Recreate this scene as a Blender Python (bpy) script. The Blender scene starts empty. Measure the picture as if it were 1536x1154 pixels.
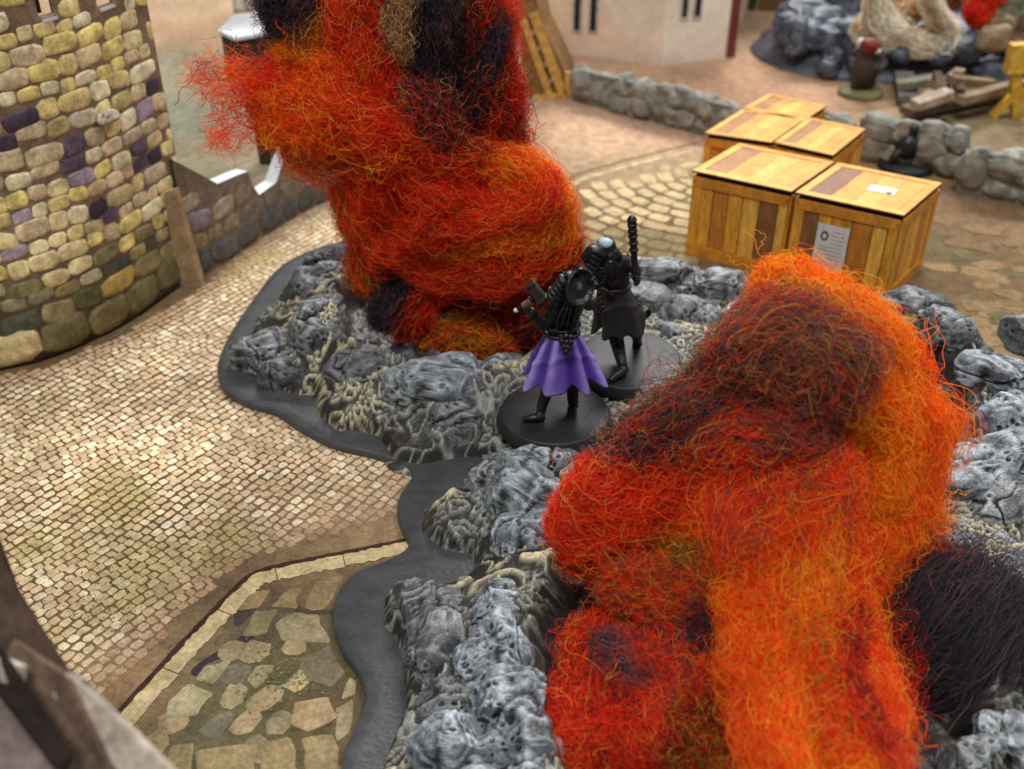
import bpy, bmesh, math, random
import numpy as np
from mathutils import Vector, Matrix, Quaternion
R_ = math.radians
C = bpy.context.scene.collection
sc = bpy.context.scene
# ---------------------------------------------------------------- camera (1 unit = 1 cm)
CF, CP, CH = 1550.0, R_(34), 18.0
cam = bpy.data.objects.new('camera', bpy.data.cameras.new('camera'))
C.objects.link(cam); sc.camera = cam
cam.location = (0, 0, CH); cam.rotation_euler = (R_(90) - CP, 0, 0)
cam.data.sensor_width = 36; cam.data.lens = 36 * CF / 1536
cam.data.clip_start = .5; cam.data.clip_end = 2000
cam.data.dof.use_dof = True; cam.data.dof.focus_distance = 25.0
cam.data.dof.aperture_fstop = cam.data.lens * 1e-3 / .2
# ---------------------------------------------------------------- room light: ceiling panels, soft surround
w = bpy.data.worlds.new("World"); sc.world = w; w.use_nodes = True
w.node_tree.nodes['Background'].inputs[0].default_value = (.96, .97, 1, 1)
w.node_tree.nodes['Background'].inputs[1].default_value = .22
def lamp(name, loc, target, sx, sy, power, col):
    l = bpy.data.lights.new(name, 'AREA'); l.shape = 'RECTANGLE'; l.size = sx; l.size_y = sy
    l.energy = power; l.color = col
    o = bpy.data.objects.new(name, l); C.objects.link(o); o.location = loc
    o.rotation_euler = (Vector(target) - Vector(loc)).to_track_quat('-Z', 'Y').to_euler()
    return o
lamp('ceiling_lamp', (38, 180, 145), (2, 26, 0), 110, 36, 430000, (1, .985, .965))
lamp('ceiling_lamp', (-30, -45, 190), (0, 26, 0), 70, 40, 235000, (1, .985, .97))
lamp('ceiling_lamp', (120, 20, 190), (0, 26, 0), 50, 50, 120000, (1, .98, .96))
sc.view_settings.view_transform = 'Standard'; sc.view_settings.look = 'None'
sc.view_settings.exposure = 0.0
sc.cycles.use_adaptive_sampling = True; sc.cycles.adaptive_threshold = .025; sc.cycles.max_bounces = 6; sc.cycles.diffuse_bounces = 3; sc.cycles.transmission_bounces = 4
sc.cycles.use_denoising = True
# ---------------------------------------------------------------- picking points
_c, _s = math.cos(CP), math.sin(CP)
def ray(px, py):
    a = (px - 768) / CF; u = (577 - py) / CF
    return np.array([a, _c + u * _s, -_s + u * _c])
def G(px, py, z=0.0):
    d = ray(px, py); return np.array([0, 0, CH]) + d * ((z - CH) / d[2])
def PY(px, py, Y):
    d = ray(px, py); return np.array([0, 0, CH]) + d * (Y / d[1])
def proj(P):
    P = np.asarray(P, float); x, y, z = P[..., 0], P[..., 1], P[..., 2] - CH
    d = y * _c - z * _s; u = y * _s + z * _c
    d = np.maximum(d, .1)
    return 768 + x / d * CF, 577 - u / d * CF
def lin(*c):
    if len(c) == 1: c = c[0]
    return tuple(((v / 255) / 12.92 if v / 255 <= .04045 else ((v / 255 + .055) / 1.055) ** 2.4) for v in c)
L = lambda *c: np.array(lin(*c))
def sst(a, b, x):
    t = np.clip((x - a) / (b - a), 0, 1); return t * t * (3 - 2 * t)
# ---------------------------------------------------------------- numpy noise
def _h(ix, iy, iz, k=0):
    n = (ix * 374761393 + iy * 668265263 + iz * 2147483647 % 1274126177 * 1 + iz * 1103515245 + k * 974711) & 0xffffffff
    n = ((n ^ (n >> 13)) * 1274126177) & 0xffffffff
    n = ((n ^ (n >> 16)) * 2246822519) & 0xffffffff
    return ((n ^ (n >> 15)) & 0xffffff) / float(0xffffff)
def vn(P, f=1.0, k=0):
    P = np.asarray(P, float) * f + 137.31; i = np.floor(P).astype(np.int64); t = P - i; t = t * t * t * (t * (t * 6 - 15) + 10)
    r = 0
    for dx in (0, 1):
        wx = t[..., 0] if dx else 1 - t[..., 0]
        for dy in (0, 1):
            wy = t[..., 1] if dy else 1 - t[..., 1]
            for dz in (0, 1):
                wz = t[..., 2] if dz else 1 - t[..., 2]
                r = r + wx * wy * wz * _h(i[..., 0] + dx, i[..., 1] + dy, i[..., 2] + dz, k)
    return r * 2 - 1
def fbm(P, f=1.0, o=4, k=0, g=.5):
    s = 0; a = 1; n = 0
    for j in range(o):
        s = s + a * vn(P, f, k + j * 7); n += a; a *= g; f *= 2.03
    return s / n
def worley(P, f=1.0, k=0, flat=False):
    P = np.asarray(P, float) * f + 91.7; i = np.floor(P).astype(np.int64); F1 = np.full(P.shape[:-1], 9.); F2 = F1.copy()
    for dx in (-1, 0, 1):
        for dy in (-1, 0, 1):
            for dz in ((0,) if flat else (-1, 0, 1)):
                a, b, c = i[..., 0] + dx, i[..., 1] + dy, (i[..., 2] * 0 if flat else i[..., 2] + dz)
                q = [a + _h(a, b, c, k + 1), b + _h(a, b, c, k + 2), (c + _h(a, b, c, k + 3)) if not flat else 0]
                d = (q[0] - P[..., 0]) ** 2 + (q[1] - P[..., 1]) ** 2
                if not flat: d = d + (q[2] - P[..., 2]) ** 2
                d = np.sqrt(d); F2 = np.minimum(F2, np.maximum(F1, d)); F1 = np.minimum(F1, d)
    return F1, F2
def pdist(X, Y, poly):            # signed distance to a closed polygon, positive inside
    poly = np.asarray(poly)[:, :2]; n = len(poly); d = np.full(X.shape, 1e9); ins = np.zeros(X.shape, bool)
    for i in range(n):
        a = poly[i]; b = poly[(i + 1) % n]; e = b - a
        t = np.clip(((X - a[0]) * e[0] + (Y - a[1]) * e[1]) / (e @ e + 1e-12), 0, 1)
        d = np.minimum(d, np.hypot(X - a[0] - t * e[0], Y - a[1] - t * e[1]))
        c = (a[1] > Y) != (b[1] > Y)
        with np.errstate(all='ignore'): xs = a[0] + (Y - a[1]) * e[0] / (e[1] if abs(e[1]) > 1e-12 else 1e-12)
        ins ^= c & (X < xs)
    return np.where(ins, d, -d)
def catmull(pts, n, closed=False):
    pts = np.asarray(pts, float); m = len(pts)
    if closed: q = np.vstack([pts[-1], pts, pts[0], pts[1]]); seg = m
    else: q = np.vstack([2 * pts[0] - pts[1], pts, 2 * pts[-1] - pts[-2]]); seg = m - 1
    u = np.linspace(0, seg, n, endpoint=not closed); i = np.minimum(u.astype(int), seg - 1); t = (u - i)[:, None]
    a, b, c, d = q[i], q[i + 1], q[i + 2], q[i + 3]
    return .5 * (2 * b + (c - a) * t + (2 * a - 5 * b + 4 * c - d) * t ** 2 + (3 * b - a - 3 * c + d) * t ** 3)
# ---------------------------------------------------------------- materials
def nd(nt, t, **k):
    n = nt.nodes.new(t)
    for a, b in k.items(): setattr(n, a, b)
    return n
def mat(name, col=(.5, .5, .5), rough=.6, spec=.4, metal=0.0, attr=False, n_scale=4.0, n_amt=.25, fine=40.0, f_amt=.12,
        bump=.15, b_scale=25.0, b_dist=.03, stretch=(1, 1, 1), weave=0.0, sheen=0.0, coat=0.0):
    m = bpy.data.materials.new(name); m.use_nodes = True; nt = m.node_tree; p = nt.nodes['Principled BSDF']; lk = nt.links.new
    tc = nd(nt, 'ShaderNodeTexCoord'); mp = nd(nt, 'ShaderNodeMapping'); mp.inputs['Scale'].default_value = stretch
    lk(tc.outputs['Object'], mp.inputs['Vector'])
    if attr:
        a = nd(nt, 'ShaderNodeAttribute', attribute_name='col'); src = a.outputs['Color']
    else:
        a = nd(nt, 'ShaderNodeRGB'); a.outputs[0].default_value = (*col, 1); src = a.outputs[0]
    def var(src, scale, amt, det):
        n = nd(nt, 'ShaderNodeTexNoise'); n.inputs['Scale'].default_value = scale; n.inputs['Detail'].default_value = det
        lk(mp.outputs[0], n.inputs['Vector'])
        r = nd(nt, 'ShaderNodeMapRange'); r.inputs['From Min'].default_value = .3; r.inputs['From Max'].default_value = .7
        r.inputs['To Min'].default_value = 1 - amt; r.inputs['To Max'].default_value = 1 + amt; lk(n.outputs[0], r.inputs[0])
        v = nd(nt, 'ShaderNodeVectorMath', operation='SCALE'); lk(src, v.inputs[0]); lk(r.outputs[0], v.inputs['Scale'])
        return v.outputs[0], n.outputs[0]
    src, n1 = var(src, n_scale, n_amt, 4); src, n2 = var(src, fine, f_amt, 2)
    lk(src, p.inputs['Base Color'])
    p.inputs['Roughness'].default_value = rough; p.inputs['Specular IOR Level'].default_value = spec; p.inputs['Metallic'].default_value = metal
    if sheen: p.inputs['Sheen Weight'].default_value = sheen
    if coat: p.inputs['Coat Weight'].default_value = coat; p.inputs['Coat Roughness'].default_value = .25
    if bump:
        n = nd(nt, 'ShaderNodeTexNoise'); n.inputs['Scale'].default_value = b_scale; n.inputs['Detail'].default_value = 3
        lk(mp.outputs[0], n.inputs['Vector']); h = n.outputs[0]
        if weave:
            sep = nd(nt, 'ShaderNodeSeparateXYZ'); lk(tc.outputs['Object'], sep.inputs[0]); ss = []
            for ax in (0, 1):
                mu = nd(nt, 'ShaderNodeMath', operation='MULTIPLY'); lk(sep.outputs[ax], mu.inputs[0]); mu.inputs[1].default_value = 2 * math.pi / .085
                si = nd(nt, 'ShaderNodeMath', operation='SINE'); lk(mu.outputs[0], si.inputs[0]); ss.append(si.outputs[0])
            ml = nd(nt, 'ShaderNodeMath', operation='MULTIPLY'); lk(ss[0], ml.inputs[0]); lk(ss[1], ml.inputs[1])
            ad = nd(nt, 'ShaderNodeMath', operation='MULTIPLY_ADD'); lk(ml.outputs[0], ad.inputs[0]); ad.inputs[1].default_value = weave; lk(h, ad.inputs[2]); h = ad.outputs[0]
            rr = nd(nt, 'ShaderNodeMapRange'); rr.inputs['From Min'].default_value = -1; rr.inputs['From Max'].default_value = 1
            rr.inputs['To Min'].default_value = .86; rr.inputs['To Max'].default_value = 1.14; lk(ml.outputs[0], rr.inputs[0])
            v = nd(nt, 'ShaderNodeVectorMath', operation='SCALE'); lk(src, v.inputs[0]); lk(rr.outputs[0], v.inputs['Scale']); lk(v.outputs[0], p.inputs['Base Color'])
        b = nd(nt, 'ShaderNodeBump'); b.inputs['Strength'].default_value = bump; b.inputs['Distance'].default_value = b_dist
        lk(h, b.inputs['Height']); lk(b.outputs[0], p.inputs['Normal'])
    return m
M = {}
M['mat'] = mat('printed_cloth', attr=True, rough=.85, spec=.15, n_scale=2.2, n_amt=.22, fine=9, f_amt=.22, weave=.5, bump=.35, b_dist=.02)
M['rock'] = mat('painted_rock', attr=True, rough=.42, spec=.5, n_scale=3, n_amt=.12, fine=18, f_amt=.3, bump=.45, b_scale=16, b_dist=.05)
M['plate'] = mat('dark_plastic', L(66, 68, 70), rough=.36, spec=.5, n_scale=1.6, n_amt=.22, fine=14, f_amt=.16, bump=.3, b_scale=7, b_dist=.04, stretch=(1, 1.6, 1))
M['card'] = mat('printed_card', attr=True, rough=.5, spec=.35, n_scale=3.2, n_amt=.28, fine=9, f_amt=.2, bump=.1, b_scale=8)
M['white_card'] = mat('raw_card_edge', L(222, 224, 228), rough=.6, spec=.3, n_amt=.06, f_amt=.04, bump=0)
M['dark_card'] = mat('dark_printed_card', L(62, 50, 40), rough=.6, n_amt=.35, bump=0)
M['plank'] = mat('printed_wood_upright', attr=True, rough=.45, spec=.4, n_scale=1.6, n_amt=.28, fine=6, f_amt=.16, bump=.08, stretch=(4, 4, .8))
M['plank2'] = mat('printed_wood_flat', attr=True, rough=.45, spec=.4, n_scale=1.3, n_amt=.22, fine=5, f_amt=.16, bump=.08)
M['crate_dark'] = mat('crate_gap', L(42, 28, 20), rough=.7, bump=0)
M['paper'] = mat('paper_note', L(226, 220, 214), rough=.7, n_scale=3, n_amt=.08, bump=0)
M['ink'] = mat('note_ink', L(60, 55, 60), rough=.7, bump=0)
M['black'] = mat('black_primer', (.011, .0115, .0125), rough=.38, spec=.45, n_amt=.3, n_scale=3, bump=.6, b_scale=9, b_dist=.05)
M['base'] = mat('black_plastic_base', (.016, .0165, .018), rough=.52, spec=.4, n_scale=1.5, n_amt=.25, bump=.12, b_scale=4, b_dist=.04)
M['purple'] = mat('purple_paint', attr=True, rough=.38, spec=.5, n_scale=6, n_amt=.12, f_amt=.05, bump=.15, b_scale=14, b_dist=.02)
M['hood'] = mat('pale_blue_paint', L(170, 195, 205), rough=.5, n_amt=.2, bump=.1)
M['brown'] = mat('brown_glove_paint', L(110, 88, 70), rough=.5, n_amt=.25, bump=.1)
M['metal'] = mat('gunmetal_paint', (.05, .052, .045), rough=.32, metal=.6, n_amt=.3, bump=.2)
M['greystone'] = mat('grey_cast_stone', attr=True, rough=.6, spec=.3, n_scale=1.2, n_amt=.22, fine=6, f_amt=.12, bump=.3, b_scale=5, b_dist=.06)
M['wood'] = mat('weathered_wood', attr=True, rough=.75, spec=.2, n_scale=1.5, n_amt=.4, fine=7, f_amt=.25, bump=.3)
def wool_mat():
    m = bpy.data.materials.new('felted_wool'); m.use_nodes = True; nt = m.node_tree; p = nt.nodes['Principled BSDF']; lk = nt.links.new
    a = nd(nt, 'ShaderNodeAttribute', attribute_name='col'); lk(a.outputs['Color'], p.inputs['Base Color'])
    p.inputs['Roughness'].default_value = .5; p.inputs['Specular IOR Level'].default_value = .3
    t = nd(nt, 'ShaderNodeBsdfTranslucent'); lk(a.outputs['Color'], t.inputs['Color'])
    x = nd(nt, 'ShaderNodeMixShader'); x.inputs[0].default_value = .38; lk(p.outputs[0], x.inputs[1]); lk(t.outputs[0], x.inputs[2])
    lk(x.outputs[0], nt.nodes['Material Output'].inputs[0]); return m
M['wool'] = wool_mat()
M['wool_core'] = mat('packed_wool', attr=True, rough=.9, spec=.05, n_scale=5, n_amt=.3, fine=22, f_amt=.35, bump=.8, b_scale=22, b_dist=.08, stretch=(1, 1, .6))
# ---------------------------------------------------------------- object helpers
def thing(name, label, cat, loc, group=None):
    o = bpy.data.objects.new(name, None); C.objects.link(o); o.location = tuple(float(v) for v in loc); o.empty_display_size = .3
    o['label'] = label; o['category'] = cat
    if group: o['group'] = group
    return o
def obj(name, V, F, m, parent=None, smooth=False, cols=None, label=None, kind=None):
    me = bpy.data.meshes.new(name); V = np.asarray(V, float)
    me.from_pydata(V.tolist(), [], F if isinstance(F, list) else F.tolist()); me.materials.append(m)
    if smooth: me.polygons.foreach_set('use_smooth', [True] * len(me.polygons))
    if cols is not None:
        cols = np.asarray(cols, float)
        if cols.ndim == 1: cols = np.tile(cols, (len(V), 1))
        a = me.color_attributes.new('col', 'FLOAT_COLOR', 'POINT'); a.data.foreach_set('color', np.hstack([cols, np.ones((len(cols), 1))]).ravel())
    me.update(); o = bpy.data.objects.new(name, me); C.objects.link(o)
    if parent:
        o.parent = parent; p = parent; off = Vector()
        if p.type == 'EMPTY': o.location = -p.location
    if label: o['label'] = label
    if kind: o['kind'] = kind
    return o
def top(o, label, cat, group=None):
    o['label'] = label; o['category'] = cat
    if group: o['group'] = group
    return o
def grid_faces(nu, nv, wrap=False):
    F = []
    i, j = np.meshgrid(np.arange(nu - 1), np.arange(nv if wrap else nv - 1), indexing='ij')
    j2 = (j + 1) % nv
    return np.stack([i * nv + j, i * nv + j2, (i + 1) * nv + j2, (i + 1) * nv + j], -1).reshape(-1, 4)
def merge(parts):
    V = []; F = []; Cc = []; n = 0
    for p in parts:
        V.append(np.asarray(p[0], float)); F += [[q + n for q in f] for f in (p[1] if isinstance(p[1], list) else p[1].tolist())]
        if len(p) > 2: Cc.append(np.tile(p[2], (len(p[0]), 1)) if np.ndim(p[2]) == 1 else p[2])
        n += len(p[0])
    return (np.vstack(V), F) + ((np.vstack(Cc),) if Cc else ())
def hexa(O, u, v, w_, cut=0.0):
    O, u, v, w_ = (np.asarray(a, float) for a in (O, u, v, w_))
    V = [O + a * u + b * v + c * w_ for c in (0, 1) for b in (0, 1) for a in (0, 1)]
    return np.array(V), [[0, 2, 3, 1], [4, 5, 7, 6], [0, 1, 5, 4], [2, 6, 7, 3], [0, 4, 6, 2], [1, 3, 7, 5]]
def frame_of(d):
    d = d / (np.linalg.norm(d) + 1e-9); a = np.array([0, 0, 1.]) if abs(d[2]) < .9 else np.array([0, 1., 0])
    n = np.cross(a, d); n /= np.linalg.norm(n); return n, np.cross(d, n)
def tube(pts, rad, k=8, n=None, flat=1.0):
    pts = np.asarray(pts, float); rad = np.broadcast_to(np.asarray(rad, float), (len(pts),))
    if n: q = catmull(np.hstack([pts, rad[:, None]]), n); pts, rad = q[:, :3], np.maximum(q[:, 3], .004)
    V = []; T = np.gradient(pts, axis=0); N = None
    for p, t, r in zip(pts, T, rad):
        t = t / (np.linalg.norm(t) + 1e-9)
        if N is None: N, _b = frame_of(t)
        N = N - t * (N @ t); N /= np.linalg.norm(N) + 1e-9; B = np.cross(t, N)
        for j in range(k):
            a = 2 * math.pi * j / k; V.append(p + r * (math.cos(a) * N + math.sin(a) * B * flat))
    F = grid_faces(len(pts), k, True)[:, ::-1].tolist(); n0 = len(V); V.append(pts[0]); V.append(pts[-1]); l = len(pts) - 1
    F += [[n0, j, (j + 1) % k] for j in range(k)] + [[n0 + 1, l * k + (j + 1) % k, l * k + j] for j in range(k)]
    return np.array(V), F
_ico = {}
def ico(sub):
    if sub not in _ico:
        b = bmesh.new(); bmesh.ops.create_icosphere(b, subdivisions=sub, radius=1)
        _ico[sub] = (np.array([v.co[:] for v in b.verts]), [[v.index for v in f.verts] for f in b.faces]); b.free()
    return _ico[sub]
def rotm(rx, ry, rz):
    return np.array(Matrix.Rotation(rz, 3, 'Z') @ Matrix.Rotation(ry, 3, 'Y') @ Matrix.Rotation(rx, 3, 'X'))
def ell(c, r, rot=(0, 0, 0), sub=3):
    V, F = ico(sub); return (V * np.asarray(r)) @ rotm(*rot).T + np.asarray(c), F
def lathe(prof, c, k=48, tilt=None):
    V = []; a = np.arange(k) * 2 * math.pi / k
    for r, z in prof: V.append(np.stack([r * np.cos(a), r * np.sin(a), np.full(k, z)], 1))
    V = np.vstack(V); F = grid_faces(len(prof), k, True).tolist(); n = len(V)
    V = np.vstack([V, [[0, 0, prof[0][1]], [0, 0, prof[-1][1]]]]); l = len(prof) - 1
    F += [[n, (j + 1) % k, j] for j in range(k)] + [[n + 1, l * k + j, l * k + (j + 1) % k] for j in range(k)]
    if tilt is not None: V = V @ rotm(*tilt).T
    return V + np.asarray(c), F
def fused(name, parts, m, parent, voxel=.03, cols=None, smooth_it=2):
    V, F = merge([p[:2] for p in parts])[:2]; o = obj(name, V, F, m, parent, True)
    r = o.modifiers.new('remesh', 'REMESH'); r.mode = 'VOXEL'; r.voxel_size = voxel; r.use_smooth_shade = True
    s = o.modifiers.new('smooth', 'SMOOTH'); s.iterations = smooth_it; s.factor = .5
    return o
rs = np.random.RandomState(7); rnd = random.Random(5)

# ================================================================ CRATER OUTLINES
px_out = [(545,364),(500,372),(452,388),(415,412),(388,445),(365,478),(342,515),(327,555),(335,590),(368,612),(415,626),(450,650),(500,675),(560,690),(612,708),(616,728),(600,750),(596,780),(606,808),(612,828),(582,848),(535,866),(508,896),(499,936),(512,982),(538,1020),(548,1058),(532,1100),(514,1150),(500,1250),(560,1400),(900,1500),(1500,1500)]
OUT = [G(x, y)[:2] for x, y in px_out] + [np.array(p) for p in [(17.5, 11), (21, 17), (21.5, 23)]] + \
      [G(x, y, 1.0)[:2] for x, y in [(1620,590),(1536,520),(1470,472),(1400,438),(1330,425),(1250,412),(1130,398),(1060,388),(1000,378),(930,362),(860,350),(760,340),(680,338),(600,346)]]
OUT = catmull(OUT, 260, True)
INN = [G(x, y, .25)[:2] for x, y in [(545,372),(500,382),(455,400),(425,425),(402,455),(380,490),(362,530),(366,562),(388,582),(425,590),(462,596),(470,625),(497,646),(533,645),(566,660),(590,686),(649,698),(705,694),(735,700),(687,727),(645,739),(622,764),(630,797),(660,818),(702,831),(713,858),(700,868),(660,870),(600,874),(568,882),(549,902),(544,948),(565,966),(589,1002),(602,1045),(604,1078),(583,1113),(560,1160),(560,1250),(640,1400),(950,1450),(1450,1450)]] + \
      [np.array(p) for p in [(16.5, 12), (20, 17.5), (20.5, 23)]] + \
      [G(x, y, 1.3)[:2] for x, y in [(1610,600),(1536,530),(1470,482),(1400,448),(1330,435),(1250,422),(1130,408),(1060,398),(1000,388),(930,372),(860,360),(760,350),(680,348),(600,356)]]
INN = np.array(INN)
PA = np.array([G(x, y, 1.7)[:2] for x, y in [(500,435),(498,480),(515,512),(560,528),(640,545),(720,560),(785,548),(840,505),(862,450),(850,405),(760,378),(650,375),(570,388),(522,408)]])
PB = np.array([G(x, y, 1.9)[:2] for x, y in [(850,705),(930,655),(1010,605),(1060,510),(1110,450),(1200,440),(1330,465),(1400,478),(1455,520),(1482,605),(1470,680),(1430,725),(1400,800),(1440,900),(1500,1000),(1510,1100),(1450,1250),(1200,1300),(900,1280),(835,1200),(822,1120),(805,1040),(790,960),(782,885),(805,850),(835,790),(838,735)]])
# ================================================================ GROUND: printed cloth mat
ctl = [((20,620),(104,82,56)),((200,600),(100,78,54)),((450,560),(104,82,58)),((250,750),(98,78,52)),((150,900),(104,84,58)),((400,700),(104,82,56)),((330,40),(172,140,110)),((300,10),(190,160,130)),((260,110),(138,134,112)),((290,190),(128,128,108)),((300,230),(150,138,112)),((800,180),(186,152,122)),((900,150),(188,153,125)),((1000,200),(184,150,122)),((900,215),(196,162,132)),
 ((950,240),(176,150,118)),((1100,110),(186,150,120)),((1150,150),(190,148,120)),((1000,110),(178,142,115)),((1130,40),(158,132,106)),((1480,170),(138,122,92)),((1440,330),(134,106,78)),((1500,330),(132,104,78)),((1420,370),(108,94,66)),((1500,430),(118,94,66)),((1530,500),(138,112,80)),((1050,300),(118,110,76)),((950,330),(112,92,66)),((1000,380),(112,92,66)),((880,350),(120,98,70)),
 ((570,745),(138,114,88)),((480,780),(150,124,96)),((300,960),(144,118,90)),((200,1040),(160,128,94)),((560,800),(148,122,92)),((470,870),(150,122,86)),((400,930),(104,84,64)),((350,985),(84,72,70)),((390,965),(82,70,68)),((430,930),(92,80,72)),((300,1110),(100,92,68)),((450,1000),(104,86,62)),((380,1050),(94,92,58)),((390,1090),(92,86,60)),((520,960),(96,88,72)),((480,1120),(100,88,62)),((500,1050),(100,82,58)),((560,850),(104,88,64))]
xs = np.concatenate([np.arange(-90, -22, 4), np.arange(-22, 24, .3), np.arange(24, 130, 4)]); ys = np.concatenate([np.arange(4, 52, .3), np.arange(52, 200, 3)])
Xg, Yg = np.meshgrid(xs, ys, indexing='ij'); Vg = np.stack([Xg.ravel(), Yg.ravel(), np.zeros(Xg.size)], 1)
cx_ = np.array([G(*c[0]) for c in ctl])[:, :2]; cc = np.array([L(*c[1]) for c in ctl])
D2 = ((Vg[:, None, 0] - cx_[None, :, 0]) ** 2 + (Vg[:, None, 1] - cx_[None, :, 1]) ** 2)
W = 1 / (D2 + .25) ** 1.6; colg = (W @ cc) / W.sum(1)[:, None]
nz = fbm(Vg, .6, 4, 3)[:, None]; colg = colg * (.93 + .38 * nz); mo = np.clip(fbm(Vg, .35, 3, 33) * 2.2 - .45, 0, 1)[:, None]
colg = colg * (1 - .35 * mo) + .35 * mo * L(120, 120, 70)
ground = obj('ground', Vg, grid_faces(len(xs), len(ys))[:, ::-1], M['mat'], cols=colg); ground['kind'] = 'structure'
obj('tabletop_edge', *hexa((-92, 2, -3), (224, 0, 0), (0, 200, 0), (0, 0, 2.99)), M['dark_card'], ground)
MZ = .006
# printed paving pieces: thin printed shapes lying on the cloth
def blob(c, w_, h_, ang, r, n=8, rough=.14, power=.5):
    a = (np.arange(n) + .5) * 2 * math.pi / n + (r.rand(n) - .5) * .3
    x = np.sign(np.cos(a)) * np.abs(np.cos(a)) ** power * w_ / 2 * (1 + rough * (r.rand(n) - .5) * 2); y = np.sign(np.sin(a)) * np.abs(np.sin(a)) ** power * h_ / 2 * (1 + rough * (r.rand(n) - .5) * 2)
    return np.stack([c[0] + x * math.cos(ang) - y * math.sin(ang), c[1] + x * math.sin(ang) + y * math.cos(ang)], 1)
def lay(P2, z, bev=.05, h=.012):
    P2 = np.asarray(P2); c = P2.mean(0); n = len(P2); dl = np.linalg.norm(P2 - c, axis=1, keepdims=True)
    Q = c + (P2 - c) * np.maximum(.5, 1 - bev / np.maximum(dl, .01))
    V = np.vstack([np.hstack([P2, np.full((n, 1), z)]), np.hstack([Q, np.full((n, 1), z + h)])])
    return V, [[j, (j + 1) % n, n + (j + 1) % n, n + j] for j in range(n)] + [[n + j for j in range(n)]]
cob_poly = [G(x, y)[:2] for x, y in [(-250,1380),(100,1105),(200,1000),(352,850),(395,832),(500,800),(560,782),(640,765),(700,600),(700,380),(640,320),(560,270),(500,292),(420,335),(300,432),(200,492),(130,522),(60,552),(0,562),(-300,600)]]
kerb = [(120,1128),(180,1065),(280,957),(375,860),(490,836),(640,806)]
ang = math.atan2(*(G(288, 730) - G(67, 869))[[1, 0]]); ca, sa = math.cos(ang), math.sin(ang)
cand = []
for r in range(-155, 180):
    t = r * .26; s = -45 + rs.rand() * .4
    while s < 70:
        w_ = .19 + .13 * rs.rand(); s0 = s + w_ / 2
        tt = t + .5 * math.sin(s0 * .11) + .05 * (rs.rand() - .5) + .12 * math.sin(s0 * .9 + r * .2)
        x = s0 * ca - tt * sa; y = s0 * sa + tt * ca; s += w_ + .026
        if -22 < x < 3 and 8 < y < 52: cand.append((x, y, w_, .225 + .04 * (rs.rand() - .5)))
cand = np.array(cand); qx, qy = proj(np.hstack([cand[:, :2], np.zeros((len(cand), 1))]))
keep = (pdist(cand[:, 0], cand[:, 1], cob_poly) > .05) & (pdist(cand[:, 0], cand[:, 1], OUT) < .25) & (qx > -60) & (qy < 1210) & (qx < 900)
cand = cand[keep]; P3 = np.hstack([cand[:, :2], np.zeros((len(cand), 1))])
n1 = fbm(P3, .45, 3, 51); n2 = fbm(P3, 1.4, 2, 52); n3 = fbm(P3, .3, 3, 53)
colA = L(204, 180, 146); colB = L(188, 158, 126); colC = L(220, 204, 172); colM = L(168, 152, 96)
pe = pdist(cand[:, 0], cand[:, 1], cob_poly); order = np.argsort(np.hypot(cand[:, 0], cand[:, 1])); rest = []; nc = 0
for q in order:
    x, y, w_, h_ = cand[q]; t = rs.rand(); c = colA * (1 - t) + (colC if t > .72 else colB) * t; c = c * (1 + .18 * n2[q] + .3 * n1[q] + .1 * (rs.rand() - .5))
    m_ = float(np.clip(n3[q] * 2.4 - .3, 0, .75)); c = c * (1 - m_) + colM * m_
    e_ = float(np.clip(1.1 - pe[q], 0, 1)) * (.55 + .35 * rs.rand()); c = c * (1 - e_) + L(150, 118, 86) * e_
    V, F = lay(blob((x, y), w_, h_, ang + .2 * (rs.rand() - .5), rs, rough=.2), MZ, .025, .003)
    ix, iy = proj((x, y, 0))
    if nc < 290 and 5 < ix < 1000 and iy < 1150 and -0.0 < x + 40: obj('cobble', V, F, M['mat'], ground, cols=c); nc += 1
    else: rest.append((V, F, c))
V, F, cc_ = merge(rest); obj('cobble_field', V, F, M['mat'], ground, cols=cc_, kind='stuff')
def strip(px, wid, off, col, name, z, step=1.2, gap=.0, jit=.0, h=.01):
    P = np.array([G(x, y)[:2] for x, y in px]); d = np.r_[0, np.cumsum(np.linalg.norm(np.diff(P, axis=0), axis=1))]; s = np.arange(0, d[-1], .12)
    Q = np.stack([np.interp(s, d, P[:, k]) for k in (0, 1)], 1); ker = np.ones(7) / 7; Qs = np.stack([np.convolve(np.pad(Q[:, k], 3, 'edge'), ker, 'valid') for k in (0, 1)], 1)
    T = np.gradient(Qs, axis=0); T /= np.linalg.norm(T, axis=1, keepdims=True); N_ = np.stack([T[:, 1], -T[:, 0]], 1); i = 0
    while i < len(s) - 4:
        m_ = int(step / .12 * (.75 + .5 * rs.rand())); j = min(i + max(m_, 3), len(s) - 1); ii = np.arange(i, j + 1); g_ = 1 if gap else 0
        A = Qs[ii] + N_[ii] * (off + wid * jit * (rs.rand(len(ii), 1) - .5)); B = Qs[ii] + N_[ii] * (off + wid * (1 + jit * (rs.rand(len(ii), 1) - .5)))
        if gap: A[0] += T[i] * gap; B[0] += T[i] * gap
        n = len(ii); V = np.vstack([np.hstack([A, np.full((n, 1), z + h)]), np.hstack([B, np.full((n, 1), z + h)])]); F = [[k, n + k, n + k + 1, k + 1] for k in range(n - 1)]
        obj(name, V, F, M['mat'], ground, cols=np.array(col) * (.82 + .3 * rs.rand()) * (1 + .4 * fbm(V, 2.5, 3, 44)[:, None])); i = j
kerbpx = [(60,1192),(120,1128),(180,1065),(280,957),(372,862),(400,852),(490,834),(640,804)]
strip(kerbpx, .13, -.05, L(66, 44, 40), 'kerb_dark_line', MZ + .002, 1.4, 0, .2)  # dark line printed along the kerb stones
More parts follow.
